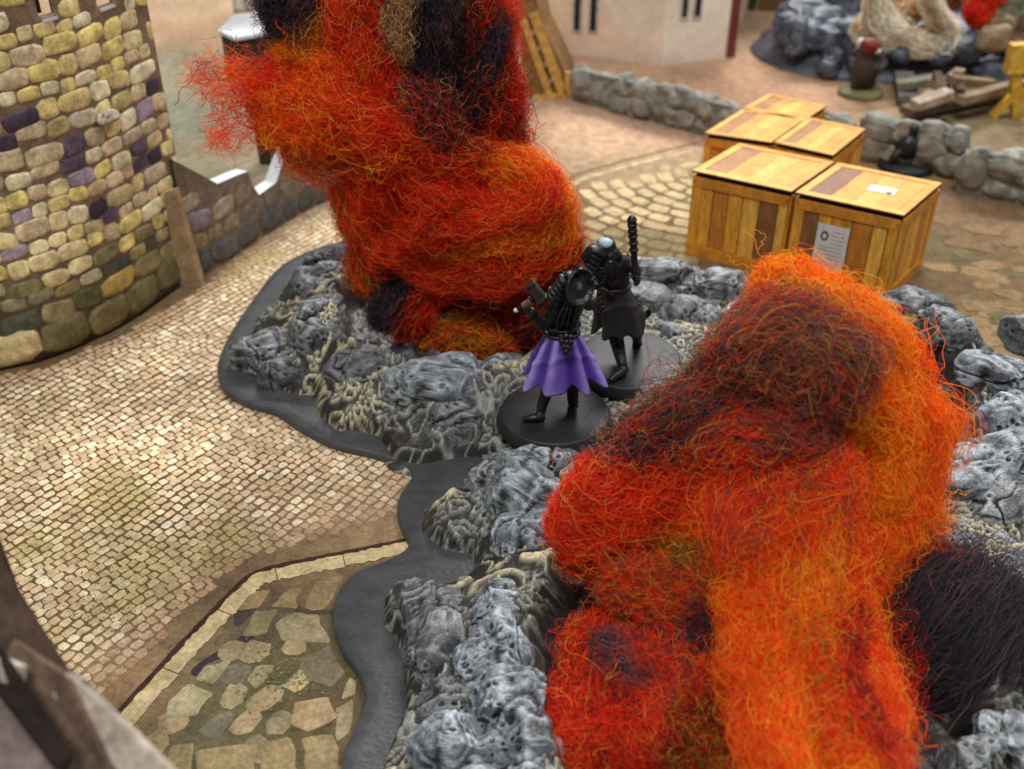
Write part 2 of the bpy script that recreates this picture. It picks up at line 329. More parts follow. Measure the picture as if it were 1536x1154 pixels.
strip(kerbpx, .42, .09, L(196, 176, 134), 'kerb_stone', MZ + .004, 1.6, .03, .2)
def c8(*p): return [(x / 1.944, 560 + y / 1.944) for x, y in p]
flags = [(c8((800,735),(842,700),(925,698),(965,785),(820,778)),(150,140,108)),(c8((868,832),(958,792),(1003,862),(965,912),(882,884)),(104,98,86)),(c8((492,955),(560,905),(625,930),(565,1000),(488,1002)),(192,184,144)),
 (c8((858,962),(958,942),(985,1008),(905,1042),(850,1022)),(172,146,112)),(c8((742,690),(812,690),(772,760),(700,772)),(132,126,92)),(c8((600,852),(682,842),(625,902),(572,892)),(142,138,108)),(c8((922,602),(1005,588),(945,692),(882,682)),(140,118,86)),
 (c8((502,1090),(560,1075),(560,1180),(480,1180)),(142,128,92)),(c8((575,1095),(735,1085),(740,1190),(580,1195)),(158,138,100)),(c8((755,1085),(850,1060),(870,1190),(755,1190)),(150,132,96)),(c8((980,980),(1035,950),(1020,1050),(985,1070)),(150,140,110)),(c8((820,640),(880,620),(860,690),(790,680)),(150,128,92)),
 (c8((1010,600),(1090,585),(1040,650),(985,690)),(158,136,98)),(c8((880,1060),(980,1050),(990,1170),(890,1180)),(140,122,88)),(c8((700,640),(790,630),(760,680),(690,690)),(150,124,86)),(c8((400,1080),(480,1030),(500,1080),(440,1160)),(150,136,98)),(c8((1015,880),(1045,900),(1040,940),(1000,950)),(168,152,118))]
for p, c in flags:
    q0 = np.array([G(*a)[:2] for a in p]); q = np.vstack([q0 * (1 - f) + np.roll(q0, -1, 0) * f for f in (0.08, .36, .64, .92)]).reshape(4, len(q0), 2).transpose(1, 0, 2).reshape(-1, 2); q = q + .07 * np.stack([vn(np.hstack([q, 0 * q[:, :1]]), 2.6, 9), vn(np.hstack([q, 0 * q[:, :1]]), 2.6, 8)], 1)
    V, F = lay(q, MZ, .06, .012); obj('flagstone', V, F, M['mat'], ground, cols=(L(*c) * .62 + L(128, 112, 82) * .38) * (1 + .5 * fbm(V, 2.2, 3, 47)[:, None]))
for p, c in [(c8((560,862),(650,800),(700,770),(735,742),(742,775),(695,800),(650,830),(600,850),(575,885)),(64,52,58)),(c8((690,690),(760,660),(745,690),(690,740)),(76,62,62)),(c8((855,672),(890,688),(960,690),(965,705),(870,700)),(80,66,60))]:
    q = catmull([G(*a)[:2] for a in p], 30, True); V, F = lay(q, .002, .02, .003); obj('dark_print_patch', V, F, M['mat'], ground, cols=L(*c))
court2 = [G(x, y)[:2] for x, y in [(205,1085),(300,985),(392,885),(500,862),(600,840),(620,870),(540,900),(530,1000),(560,1080),(540,1200),(150,1200)]]
fc = np.array([np.mean([G(*a)[:2] for a in p], 0) for p, _c2 in flags]); rf = np.random.RandomState(21)
for i in range(-14, 15):
    for j in range(-14, 15):
        c = G(400, 1010)[:2] + np.array([ca, sa]) * (i * .78 + .3 * (j % 2)) + np.array([-sa, ca]) * j * .62 + .1 * rf.randn(2)
        if pdist(c[:1], c[1:2], court2)[0] < .22 or np.min(np.hypot(*(fc - c).T)) < .52: continue
        V, F = lay(blob(c, .62 + .18 * rf.rand(), .48 + .12 * rf.rand(), ang + .3 * rf.randn(), rf, 9, .22, .7), MZ - .004 + .00001 * ((i + 14) * 29 + j + 14), .05, .006)
        obj('flagstone', V, F, M['mat'], ground, cols=(L(142, 128, 98) if rf.rand() < .6 else L(112, 104, 88) if rf.rand() < .5 else L(156, 136, 104)) * (.8 + .3 * rf.rand()) * (1 + .5 * fbm(V, 2.2, 3, 48)[:, None]))
gr = []
for k in range(260):                       # printed tufts of weeds
    cxp, cyp, sp = [(375, 1040, 34), (440, 1022, 20), (165, 915, 26), (400, 1000, 30)][rs.randint(4)]
    c = G(cxp + rs.randn() * sp, cyp + rs.randn() * sp * .7)[:2]; gr.append((*lay(blob(c, .03 + .07 * rs.rand(), .02 + .03 * rs.rand(), rs.rand() * 3, rs, 6, .5), MZ + .013 + .00002 * k, .01, .0000), L(122, 126, 82) * (.7 + .3 * rs.rand())))
V, F, c_ = merge(gr); obj('weed_print', V, F, M['mat'], ground, cols=c_, kind='stuff')
# far court: bigger paving, pale border
court = [G(x, y)[:2] for x, y in [(1045,236),(950,258),(880,280),(862,300),(860,340),(875,385),(940,420),(1060,410),(1100,330),(1150,240)]]
strip([(1060,224),(950,250),(872,272),(845,300),(846,340),(860,392)], .3, .0, L(206, 186, 150), 'kerb_stone', MZ + .004, 2.2, .03, .1)
strip([(1050,214),(945,240),(860,264),(834,295)], .1, .0, L(120, 90, 66), 'kerb_dark_line', MZ + .002, 2.2, 0, .2)  # printed dark line outside the pale court border
cc0 = G(1075, 262)[:2]
for r in range(1, 15):
    rad = r * .78; n = max(5, int(2 * math.pi * rad / 1.0)); o_ = rs.rand()
    for k in range(n):
        a = (k + o_) * 2 * math.pi / n; x, y = cc0[0] + rad * math.cos(a), cc0[1] + rad * math.sin(a)
        if pdist(np.array([x]), np.array([y]), court)[0] > .2 and pdist(np.array([x]), np.array([y]), OUT)[0] < .1:
            ms = float(np.clip(fbm(np.array([[x, y, 0]]), .4, 2, 61)[0] * 2 + .2, 0, .8)); c = L(208, 182, 140) * (1 - ms) + L(120, 112, 78) * ms
            V, F = lay(blob((x, y), .82 + .2 * rs.rand(), .56 + .12 * rs.rand(), a + math.pi / 2, rs), MZ, .06, .012); obj('paving_stone', V, F, M['mat'], ground, cols=c * (.85 + .3 * rs.rand()))
# faint slabs on the right hand court
for k in range(46):
    x, y = 1400 + 190 * rs.rand(), 310 + 240 * rs.rand()
    V, F = lay(blob(G(x, y)[:2], .7 + .8 * rs.rand(), .4 + .4 * rs.rand(), -.4 + .3 * rs.randn(), rs, 9, .25), MZ + .0004 * k, .06, .004)
    if pdist(V[:1, 0], V[:1, 1], OUT)[0] < -.8: obj('paving_stone', V, F, M['mat'], ground, cols=(L(140, 114, 82) if rs.rand() < .7 else L(104, 96, 66)) * (.8 + .35 * rs.rand()))

# ================================================================ CRATER TERRAIN
crater = thing('crater_terrain', 'large grey double crater scenery piece with smooth dark rim lying on the cobbled mat', 'terrain piece', G(760, 700))
P2 = OUT; n = len(P2); cen = P2.mean(0); nrm = np.roll(P2, -1, 0) - np.roll(P2, 1, 0); nrm = np.stack([nrm[:, 1], -nrm[:, 0]], 1); nrm /= np.linalg.norm(nrm, axis=1, keepdims=True)
area = .5 * np.sum(P2[:, 0] * np.roll(P2[:, 1], -1) - np.roll(P2[:, 0], -1) * P2[:, 1])
if area < 0: nrm = -nrm
rings = [(0, .02), (0, .12), (-.03, .2), (-.1, .24), (-.35, .25)]
V = np.vstack([np.hstack([P2 + nrm * o_, np.full((n, 1), z)]) for o_, z in rings]); F = grid_faces(len(rings), n, True).tolist(); l = (len(rings) - 1) * n
F.append([l + j for j in range(n)] if area > 0 else [l + j for j in range(n)][::-1])
obj('base_plate', V, F, M['plate'], crater, True)
def terrain_h(X, Y):
    P = np.stack([X, Y, np.zeros_like(X)], -1)
    wx = X + .35 * vn(P, .8, 1); wy = Y + .35 * vn(P, .8, 2)
    din = pdist(wx, wy, INN); dA = -pdist(wx, wy, PA); dB = -pdist(wx, wy, PB); dp = np.minimum(dA, dB)
    t = np.clip(din, 0, 9) / (np.clip(din, 0, 9) + np.clip(dp, 0, 9) + .01)
    crest = 1.5 + .25 * vn(P, .35, 4)
    h = .12 + crest * (.18 * sst(0, .12, t) + .82 * np.power(np.clip(t, 0, 1), 1.15))
    h = h * sst(-.05, .35, din) + .1
    pit = sst(.05, -.8, dp); h = h * (1 - pit) + (.72 + .15 * vn(P, .9, 5)) * pit
    # neck between the lobes and saddle under the figures
    return h, din, dp, P
st = .055
xs = np.arange(-13, 20.5, st); ys = np.arange(10.5, 37, st)
X, Y = np.meshgrid(xs, ys, indexing='ij'); 
ppx, ppy = proj(np.stack([X, Y, np.full_like(X, 1.)], -1))
cut = (pdist(X, Y, INN) > -.5) & (ppx > -150) & (ppx < 1720) & (ppy < 1400)
idx = -np.ones(X.shape, int); idx[cut] = np.arange(cut.sum()); x_, y_ = X[cut], Y[cut]
h, din, dp, P = terrain_h(x_, y_)
q = np.stack([x_ + .25 * vn(P, 2.1, 11), y_ + .25 * vn(P, 2.1, 12), np.zeros_like(x_)], -1)
F1, F2 = worley(q, 2.9, 20, True)
ring = np.exp(-((F1 - .34) / .1) ** 2); hole = np.exp(-(F1 / .22) ** 2)
vw = vn(q, 3.1, 13); worm = 1 - np.clip(np.abs(vw) * 4.2, 0, 1)
fine = fbm(P, 7, 2, 16)
strk_a = np.arctan2(y_ - PB.mean(0)[1], x_ - PB.mean(0)[0]); strk = fbm(np.stack([strk_a * 14, dp * .7, strk_a * 0], -1), 1, 3, 18)
sel = sst(-.2, .25, vn(P, .55, 14))
coral = ring * sel + worm * (1 - sel) - hole * .6 * sel
inside = sst(.1, -.5, dp); edge = sst(0, .5, din)
amp = .13 * edge * (1 - .8 * inside)
pitn = fbm(P, 1.6, 4, 19)
h = h + amp * coral + .05 * fine * edge + inside * (.22 * strk * sst(-2.2, -.6, dp) * edge + .22 * pitn)
h = np.where(din < 0, .1 + din * .6, h)
v_ = np.stack([x_, y_, h], -1)
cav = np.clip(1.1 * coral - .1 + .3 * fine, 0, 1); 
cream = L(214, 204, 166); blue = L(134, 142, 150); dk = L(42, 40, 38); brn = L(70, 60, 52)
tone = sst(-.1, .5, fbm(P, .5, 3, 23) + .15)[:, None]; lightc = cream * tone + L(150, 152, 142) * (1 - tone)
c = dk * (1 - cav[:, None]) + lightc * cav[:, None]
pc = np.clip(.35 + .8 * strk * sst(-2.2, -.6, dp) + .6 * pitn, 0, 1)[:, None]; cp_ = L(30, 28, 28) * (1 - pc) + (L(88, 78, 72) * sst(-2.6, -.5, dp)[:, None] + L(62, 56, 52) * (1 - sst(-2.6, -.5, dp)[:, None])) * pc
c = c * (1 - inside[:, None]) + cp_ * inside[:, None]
i, j = np.nonzero(cut[:-1, :-1] & cut[1:, :-1] & cut[:-1, 1:] & cut[1:, 1:])
F = np.stack([idx[i, j], idx[i + 1, j], idx[i + 1, j + 1], idx[i, j + 1]], 1)
me = bpy.data.meshes.new('rubble_slope'); me.vertices.add(len(v_)); me.vertices.foreach_set('co', v_.ravel()); me.loops.add(len(F) * 4); me.loops.foreach_set('vertex_index', F.ravel())
me.polygons.add(len(F)); me.polygons.foreach_set('loop_start', np.arange(len(F)) * 4); me.polygons.foreach_set('use_smooth', [True] * len(F)); me.update(calc_edges=True); me.materials.append(M['rock'])
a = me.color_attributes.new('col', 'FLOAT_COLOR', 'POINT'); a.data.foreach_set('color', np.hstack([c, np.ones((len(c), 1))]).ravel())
o = bpy.data.objects.new('rubble_slope', me); C.objects.link(o); o.parent = crater; o.location = -crater.location
def th(x, y): return float(terrain_h(np.array([x]), np.array([y]))[0][0])
def rock(c, size, rz, seed, parent, sub=5, light=1.0, tint=(150, 162, 172), rx=0.0, ry=0.0, pits=1.0, pw=.58, name='rock', m=None, dark=(38, 40, 42)):
    V, F = ico(sub); p = np.sign(V) * np.abs(V) ** pw; p = p / np.maximum(np.linalg.norm(p, axis=1, keepdims=True) ** .55, .01)
    S = np.asarray(size, float) / 2; Q = p * S; o = np.array([seed * 3.1, seed * 1.7, seed * .9]); s = float(S.mean()); rr = np.random.RandomState(seed)
    for _k in range(7):                       # chipped facets: flatten against random planes
        n_ = rr.randn(3); n_[2] = abs(n_[2]) * .8; n_ /= np.linalg.norm(n_); lim = (.66 + .2 * rr.rand()) * float(np.max(Q @ n_)); e = np.clip(Q @ n_ - lim, 0, None); Q = Q - n_ * (e * .85)[:, None]
    N = V * 1.0; w_ = .35 * fbm(Q + o, 1.1, 2, seed + 1); sw = Q + o + w_[:, None]
    lo = fbm(Q + o, .9 / s, 2, seed); la = 1 - np.abs(vn(sw * [.7, 2.6, 2.0], 1.0, seed + 3)) * 2.2      # long ropy ridges
    la2 = 1 - np.abs(vn(sw * [1.2, 3.5, 3.5], 1.3, seed + 4)) * 2.2
    F1, F2 = worley(np.stack([Q[:, 0], Q[:, 1] * 1.4, Q[:, 2]], 1) + o, 4.2, seed)
    pit = np.exp(-(F1 / .3) ** 4) * sst(-.3, .1, vn(Q + o, 1.2, seed + 5)) * pits; md = fbm(Q + o, 6.5, 3, seed + 9)
    crack = 1 - np.clip(np.abs(vn(Q + o + w_[:, None], .9, seed + 11)) * 9, 0, 1)
    fr = np.mod(sw[:, 2] * 1.9 + .5 * sw[:, 0] * .3 + .6 * lo, 1.0); ledge = np.where(fr < .82, fr / .82, (1 - fr) / .18)
    d = .055 * (ledge - .5) * min(1, s * 2) * pits + s * .22 * lo + .05 * np.clip(la, -1, 1) + .018 * np.clip(la2, -1, 1) + .03 * md - .085 * pit - .1 * crack
    Q = Q + N * d[:, None]; Rm = rotm(rx, ry, rz); Q = Q @ Rm.T + np.asarray(c)
    Fa = np.array(F); ea = np.vstack([Fa[:, [0, 1]], Fa[:, [1, 2]], Fa[:, [2, 0]]]); nb = np.zeros_like(Q); ct = np.bincount(ea[:, 0], minlength=len(Q))[:, None]
    def avg(A): return np.stack([np.bincount(ea[:, 0], A[ea[:, 1], k], len(Q)) for k in range(A.shape[1])], 1) / ct
    el = np.linalg.norm(Q[ea[:, 0]] - Q[ea[:, 1]], axis=1).mean(); nrm = (V / S) @ Rm.T; nrm /= np.linalg.norm(nrm, axis=1, keepdims=True)
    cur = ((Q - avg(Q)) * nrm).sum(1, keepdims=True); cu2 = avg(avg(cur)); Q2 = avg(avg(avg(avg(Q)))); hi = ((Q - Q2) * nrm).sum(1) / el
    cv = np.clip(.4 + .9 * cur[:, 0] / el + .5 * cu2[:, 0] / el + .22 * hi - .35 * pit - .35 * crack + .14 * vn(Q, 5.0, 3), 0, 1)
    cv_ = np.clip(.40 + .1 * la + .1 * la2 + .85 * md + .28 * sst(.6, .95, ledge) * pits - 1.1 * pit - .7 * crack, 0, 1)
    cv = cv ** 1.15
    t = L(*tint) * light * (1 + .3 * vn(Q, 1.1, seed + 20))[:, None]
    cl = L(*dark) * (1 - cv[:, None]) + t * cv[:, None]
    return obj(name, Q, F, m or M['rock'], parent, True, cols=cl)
# (px,py, z, w px, depth cm, height cm, rot deg, light)
RK = [(505,385,1.5,95,.9,1.1,22,.45),(468,425,1.3,85,1.0,1.1,50,.5),(478,465,1.5,80,1.0,1.0,60,.62),(470,500,1.5,75,1.0,.9,-20,.75),(405,520,.75,85,1.3,1.0,35,.55),(432,560,.6,70,.9,.8,-15,.5),(548,545,1.35,100,1.1,1.0,-22,.62),(655,565,1.45,150,1.6,1.25,-8,1.0),(700,618,1.0,110,.7,.5,5,.7),(600,590,.95,90,.9,.6,-25,.45),
 (757,555,1.4,60,1.0,.9,5,1.25),(990,410,1.5,100,1.1,1.0,-12,.8),(1075,425,1.7,110,1.3,1.1,-6,.9),(960,440,1.3,90,1.2,.7,-30,.7),(1030,465,1.4,90,1.2,1.0,-45,.75),(1005,500,1.2,70,.9,.8,-50,.7),(895,395,1.5,80,.9,.9,-5,.6),(915,625,1.15,60,.9,.8,-20,.7),(1000,600,1.5,80,1.1,.7,-30,.7),
 (790,735,1.3,140,1.6,1.2,-35,1.15),(738,722,.9,80,1.0,.8,-20,.8),(800,800,1.4,70,1.5,1.2,70,1.0),(815,692,1.3,80,.9,.8,-10,1.15),(760,690,.9,80,.8,.6,10,.6),(770,800,.8,60,1.2,.8,60,.35),
 (655,950,.95,60,2.6,.8,-5,.72),(625,905,.8,60,1.0,.6,20,.5),(748,905,1.5,75,1.1,1.1,0,1.15),(748,975,1.5,85,1.5,1.3,5,1.15),(763,1050,1.5,95,1.3,1.3,12,1.1),(780,1110,1.5,95,.9,1.2,5,1.0),(728,1020,1.0,50,.9,.8,60,.95),(672,1108,1.25,100,1.0,1.1,-8,1.1),(665,1050,.9,70,1.0,.6,20,.6),(800,1170,1.3,90,1.0,1.0,5,1.0),(715,1165,1.0,80,.9,.8,0,.9),
 (1365,455,1.9,90,.9,.8,-20,.7),(1425,490,1.9,80,1.0,1.0,-35,.75),(1500,555,2.0,75,1.5,.9,-70,1.0),(1515,620,2.0,70,1.3,.9,-80,.95),(1515,680,1.9,95,1.2,1.0,20,1.15),(1450,705,1.8,90,1.2,.9,30,1.15),(1510,740,1.6,90,1.1,.8,35,.9),(1440,830,1.3,70,1.2,.6,30,.7),(1525,1105,1.6,70,1.3,1.0,60,1.2),(1470,1145,1.5,80,.8,.7,10,.8),(1545,870,1.3,80,1.5,.7,60,.6),(1560,500,1.8,70,1.2,.9,-40,.7),(1500,810,1.2,60,.9,.5,20,.7)]
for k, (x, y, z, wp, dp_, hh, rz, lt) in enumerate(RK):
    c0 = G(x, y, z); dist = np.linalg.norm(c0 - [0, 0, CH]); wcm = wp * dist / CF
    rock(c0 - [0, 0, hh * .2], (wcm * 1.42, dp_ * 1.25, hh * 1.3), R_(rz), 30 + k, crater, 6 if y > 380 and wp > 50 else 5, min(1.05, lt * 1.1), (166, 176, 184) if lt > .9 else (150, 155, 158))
for k in range(30):                                                     # shattered stones on the slopes and in the pits
    P_ = PB if k % 2 else PA; a = rs.rand() * 6.28; cM = P_.mean(0); q = cM + (P_[rs.randint(len(P_))] - cM) * (.35 + .5 * rs.rand())
    if q[1] < 12: continue
    rock((q[0], q[1], th(*q) + .02), (.3 + .4 * rs.rand(), .3 + .3 * rs.rand(), .25 + .2 * rs.rand()), rs.rand() * 3, 100 + k, crater, 3, .4)
# dark inlets and floor of the near pit handled by the slope itself
#@@WOOL
# ================================================================ WOOL FIRE
PAL = {'R': lin(236, 54, 28), 'O': lin(250, 104, 18), 'Y': lin(250, 170, 24), 'K': lin(58, 56, 64), 'D': lin(120, 22, 16), 'B': lin(206, 172, 128), 'V': lin(128, 84, 84), 'G': lin(150, 120, 40), 'W': lin(236, 230, 212), 'N': lin(156, 98, 70)}
wn = [0]
def tuft(root, pts, pal, count, length=2.2, curl=.055, fuzz=.22, twist=.6, depth=.75, core=.64, rad=.0052, label=None, name='wool_tuft', Yb=28.0, wild=.09, edge=.3):
    """pts: (px, py, radius px, dy).  One tuft = packed core mesh + its loose fibres as a sub-part."""
    wn[0] += 1; k = wn[0]; r = np.random.RandomState(1000 + k)
    ctr = []
    for p in pts:
        dy = p[3] if len(p) > 3 else 0; c = PY(p[0], p[1], Yb + dy) if Yb else PY(p[0], p[1], G(p[0], p[1], np.interp(p[1], [380, 500, 700, 850, 1000, 1154, 1250], [8.6, 7.4, 4.4, 2.8, 1.9, 1.5, 1.4]))[1] + dy); ds = np.linalg.norm(c - [0, 0, CH]); ctr.append([*c, p[2] * ds / CF])
    S = catmull(ctr, 48); Cc, Rr = S[:, :3], np.maximum(S[:, 3], .05)
    T = np.gradient(Cc, axis=0); T /= np.linalg.norm(T, axis=1, keepdims=True) + 1e-9
    view = np.array([0, _c, -_s]); N = np.cross(T, view); N /= np.linalg.norm(N, axis=1, keepdims=True) + 1e-9; B = np.cross(T, N)
    d = np.r_[0, np.cumsum(np.linalg.norm(np.diff(Cc, axis=0), axis=1))]; tot = d[-1]
    keys = list(pal); wts = np.array([pal[x] for x in keys], float); wts /= wts.sum(); pc = np.array([PAL[x] for x in keys]); cum = np.cumsum(wts)
    def ev(u):
        u = np.clip(u, 0, 1) * 47; i = np.minimum(u.astype(int), 46); f = (u - i)[..., None]
        return [A[i] * (1 - f) + A[i + 1] * f for A in (Cc, N, B)] + [(Rr[i] * (1 - f[..., 0]) + Rr[i + 1] * f[..., 0])]
    def pick(P, jit, rr):
        v = np.clip(.5 + .75 * fbm(P, .75, 2, 200 + k) + jit * (rr.rand(*P.shape[:-1]) - .5), 0, .9999)
        return np.minimum(np.searchsorted(cum, v), len(keys) - 1)
    # core
    nu, nv = 34, 28
    uu, vv = np.meshgrid(np.linspace(0, 1, nu), np.arange(nv) * 2 * math.pi / nv, indexing='ij')
    c0, n0, b0, r0 = ev(uu); cap = np.sqrt(np.clip(1 - (2 * uu - 1) ** 6, 0, 1))
    rr_ = r0 * core * cap; Pc = c0 + n0 * (np.cos(vv) * rr_)[..., None] + b0 * (np.sin(vv) * rr_ * depth)[..., None]
    Pf = Pc.reshape(-1, 3); nn = (Pf - c0.reshape(-1, 3)); Pf = Pf + nn * (.22 * fbm(Pf, 1.3, 3, k)[:, None])
    ci = pick(Pf, .25, r); F = grid_faces(nu, nv, True).tolist()
    colc = pc[ci] * .75
    o = obj(name, Pf, F, M['wool_core'], root, True, cols=colc, label=label)
    # fibres
    m_ = 22; L_ = np.clip(length * (.5 + r.rand(count)), .3, None); ul = np.minimum(L_ / max(tot, .5), .95)
    ncl = max(4, count // 16); cid = r.randint(ncl, size=count); free = r.rand(count) < .35
    ku, kr, kt = r.rand(ncl), np.where(r.rand(ncl) < .75, .76 + .3 * r.rand(ncl), .4 + .5 * r.rand(ncl)), r.rand(ncl) * 2 * math.pi
    u0 = np.where(free, r.rand(count), np.clip(ku[cid] + .05 * r.randn(count), 0, 1)) * (1 - ul + .06) - .03
    rho = np.where(free, .6 + .42 * r.rand(count), kr[cid] + .06 * r.randn(count)); th0 = np.where(free, r.rand(count) * 2 * math.pi, kt[cid] + .09 * r.randn(count))
    KA = r.randn(ncl, 1, 3); KF = .6 + .8 * r.rand(ncl, 1); KP = r.rand(ncl, 1, 3) * 6.28; KC = r.rand(ncl)
    fz = r.rand(count) < fuzz; rho = np.where(fz, rho + .42 * r.rand(count) ** 1.5, rho)
    j = np.linspace(0, 1, m_)[None]; u = u0[:, None] + ul[:, None] * j; tw = twist * r.randn(count)[:, None]
    c1, n1, b1, r1 = ev(u); over = np.clip(u - 1, 0, 1) + np.clip(-u, 0, 1)
    capu = np.clip(1 - (2 * np.clip(u, 0, 1) - 1) ** 8, .25, 1) ** .5
    thx = th0[:, None] + tw * (j - .5) + .35 * np.sin(6.28 * (j * r.rand(count)[:, None] + r.rand(count)[:, None]))
    lump = 1 + .28 * fbm(c1 + n1 * (np.cos(thx) * r1)[..., None] + b1 * (np.sin(thx) * r1)[..., None], .9, 2, 400 + k); rx = r1 * rho[:, None] * capu * lump * (1 + .12 * np.sin(6.28 * (1.3 * j + r.rand(count)[:, None])))
    P = c1 + n1 * (np.cos(thx) * rx)[..., None] + b1 * (np.sin(thx) * rx * depth)[..., None]
    P = P + .22 * np.stack([vn(P, .9, 301), vn(P, .9, 302), vn(P, .9, 303)], -1) * np.minimum(1, r1)[..., None]
    s = L_[:, None] * j
    for a, f in ((1.0, .8), (.8, 1.8), (.55, 3.4)):
        A = r.randn(count, 1, 3) * curl * a * (1 + .8 * fz[:, None, None]); fr = f * (.6 + .8 * r.rand(count, 1)); ph = r.rand(count, 1, 3) * 6.28
        P = P + A * np.sin(6.28 * (fr * s)[..., None] + ph)
    P = P + (~free)[:, None, None] * KA[cid] * curl * 1.3 * np.sin(6.28 * (KF[cid] * .9 * s)[..., None] + KP[cid])
    wd = r.rand(count) < wild; nw = int(wd.sum())
    if nw:
        dirv = r.randn(nw, 1, 3); dirv /= np.linalg.norm(dirv, axis=-1, keepdims=True); out = n1[wd] * np.cos(thx[wd])[..., None] + b1[wd] * np.sin(thx[wd])[..., None]
        P[wd] += (out * .8 + dirv * .5) * (edge * r.rand(nw, 1, 1) * (j[0][None, :, None] ** 1.5))
    ci = pick(P[:, m_ // 2], .9, r); vk = np.clip(.5 + .6 * fbm(P[:, 0], .75, 2, 200 + k) + 1.1 * (KC[cid] - .5), 0, .9999); ci = np.where(free, ci, np.minimum(np.searchsorted(cum, vk), len(keys) - 1)); col = pc[ci] * (.75 + .6 * r.rand(count, 1)); lite = r.rand(count) < (.17 if keys[0] in 'OY' else .1)
    col[lite] = col[lite] * .4 + np.array(lin(255, 196, 70)) * .6 if 'W' not in pal and 'K' != keys[0] else col[lite] * 1.3  # yellow strands; the brighter fibres also paint in highlights
    zmin = P[..., 2].min()
    P[..., 2] = np.maximum(P[..., 2], .3)
    cu = bpy.data.hair_curves.new('loose_fibre'); cu.add_curves([m_] * count); cu.attributes['position'].data.foreach_set('vector', P.ravel().astype(np.float32))
    ra = cu.attributes.get('radius') or cu.attributes.new('radius', 'FLOAT', 'POINT')
    ra.data.foreach_set('value', (rad * (.7 + .6 * r.rand(count, 1)) * np.ones((1, m_)) * (1 - .5 * j ** 4)).ravel().astype(np.float32))
    ca_ = cu.attributes.new('col', 'FLOAT_COLOR', 'CURVE'); ca_.data.foreach_set('color', np.hstack([col, np.ones((count, 1))]).ravel().astype(np.float32))
    cu.materials.append(M['wool']); f = bpy.data.objects.new('loose_fibre', cu); C.objects.link(f); f.parent = o; f['kind'] = 'stuff'
    return o
fire1 = thing('wool_fire_column', 'tall red, orange and black wool flame column rising out of the far crater pit behind the figures', 'wool flame', G(690, 500, .4))
Q = 2.0
def F1(pts, pal, cnt, **k): return tuft(fire1, [(q_[0], q_[1], q_[2] * .87, *q_[3:]) for q_ in pts], pal, int(cnt * Q), Yb=28.6, **k)
F1([(545,-60,70,.4),(565,60,62,.0),(580,150,70,.0),(600,250,85,.2)], {'R': 8, 'O': 2, 'D': 1}, 3600, label='bright red upper tuft')
F1([(430,-50,45,.6),(440,20,38,.4),(438,72,24,.2)], {'K': 8, 'V': 2}, 1500, curl=.08, wild=.14, edge=.6, label='black tuft at the upper left')
F1([(500,20,30,.2),(470,60,30,.1),(440,76,18,0),(420,60,8,0)], {'Y': 5, 'O': 4}, 800, curl=.07, wild=.15, edge=.5)
F1([(590,110,40,-.1),(530,112,44,-.2),(480,98,34,-.1),(440,88,18,0)], {'O': 5, 'Y': 4, 'R': 4}, 1500, curl=.06)
F1([(660,190,70,-.1),(580,175,66,-.4),(490,165,62,-.5),(420,158,52,-.5),(378,158,24,-.5)], {'R': 8, 'O': 4, 'Y': 1}, 4600, length=1.8, curl=.075, wild=.1, edge=.8, label='orange arm reaching left')
F1([(420,140,40,-.5),(370,128,34,-.5),(320,120,26,-.5),(275,122,16,-.5)], {'R': 3, 'O': 2, 'V': 1}, 60, length=1.6, curl=.16, core=.02, wild=.4, edge=.7)
F1([(430,170,40,-.4),(370,175,36,-.5),(330,180,28,-.5),(300,185,16,-.5)], {'R': 3, 'O': 2}, 40, length=1.2, curl=.16, core=.02, wild=.4, edge=.7)
F1([(560,215,40,-.4),(500,235,34,-.5),(450,225,22,-.5),(430,215,10,-.5)], {'O': 4, 'R': 3, 'B': 1}, 420, length=1.2, curl=.12, core=.25, wild=.3, edge=.6)
F1([(606,-50,22,-.6),(604,10,21,-.7),(600,55,18,-.75),(606,95,9,-.6)], {'B': 6, 'N': 3, 'K': 2, 'R': 1}, 620, curl=.06, label='beige undyed streak')
F1([(652,-60,44,-.3),(648,20,42,-.4),(650,100,38,-.35),(668,170,32,-.1)], {'K': 9, 'V': 1}, 2400, curl=.05, label='black streak')
F1([(712,-60,52,.4),(722,40,50,.3),(726,130,50,.3),(738,220,44,.4),(755,300,36,.5)], {'R': 7, 'D': 2, 'K': 1}, 3400, label='red right hand streak')
F1([(700,-60,34,.0),(718,30,34,-.1),(715,110,36,-.1),(690,180,34,.0)], {'D': 4, 'R': 3, 'K': 2}, 1700)
F1([(752,20,18,-.3),(730,80,20,-.4),(712,150,22,-.3),(690,200,16,0)], {'K': 6, 'V': 2}, 700)
F1([(600,110,34,-.5),(645,150,38,-.6),(660,200,36,-.5),(640,240,30,-.4)], {'V': 3, 'R': 3, 'K': 3, 'D': 2}, 1100, curl=.1, wild=.12, edge=.4)
F1([(560,180,66,0),(575,250,70,-.1),(610,320,76,-.2),(660,380,66,-.1)], {'R': 7, 'O': 3, 'D': 1}, 3400)
F1([(520,210,30,-.2),(528,270,32,-.2),(545,330,34,-.1),(570,372,26,0)], {'O': 4, 'G': 3, 'R': 3}, 1300, curl=.07, wild=.1)
F1([(640,210,60,.2),(690,270,92,.1),(710,330,100,.1),(700,385,80,.3)], {'R': 6, 'D': 4, 'O': 1}, 3200, label='dark red heart')
F1([(700,262,24,-.4),(750,262,38,-.6),(795,290,44,-.7),(815,340,42,-.5),(808,395,36,-.3)], {'O': 6, 'R': 6, 'Y': 4}, 3000, length=2.0, label='orange swirl')
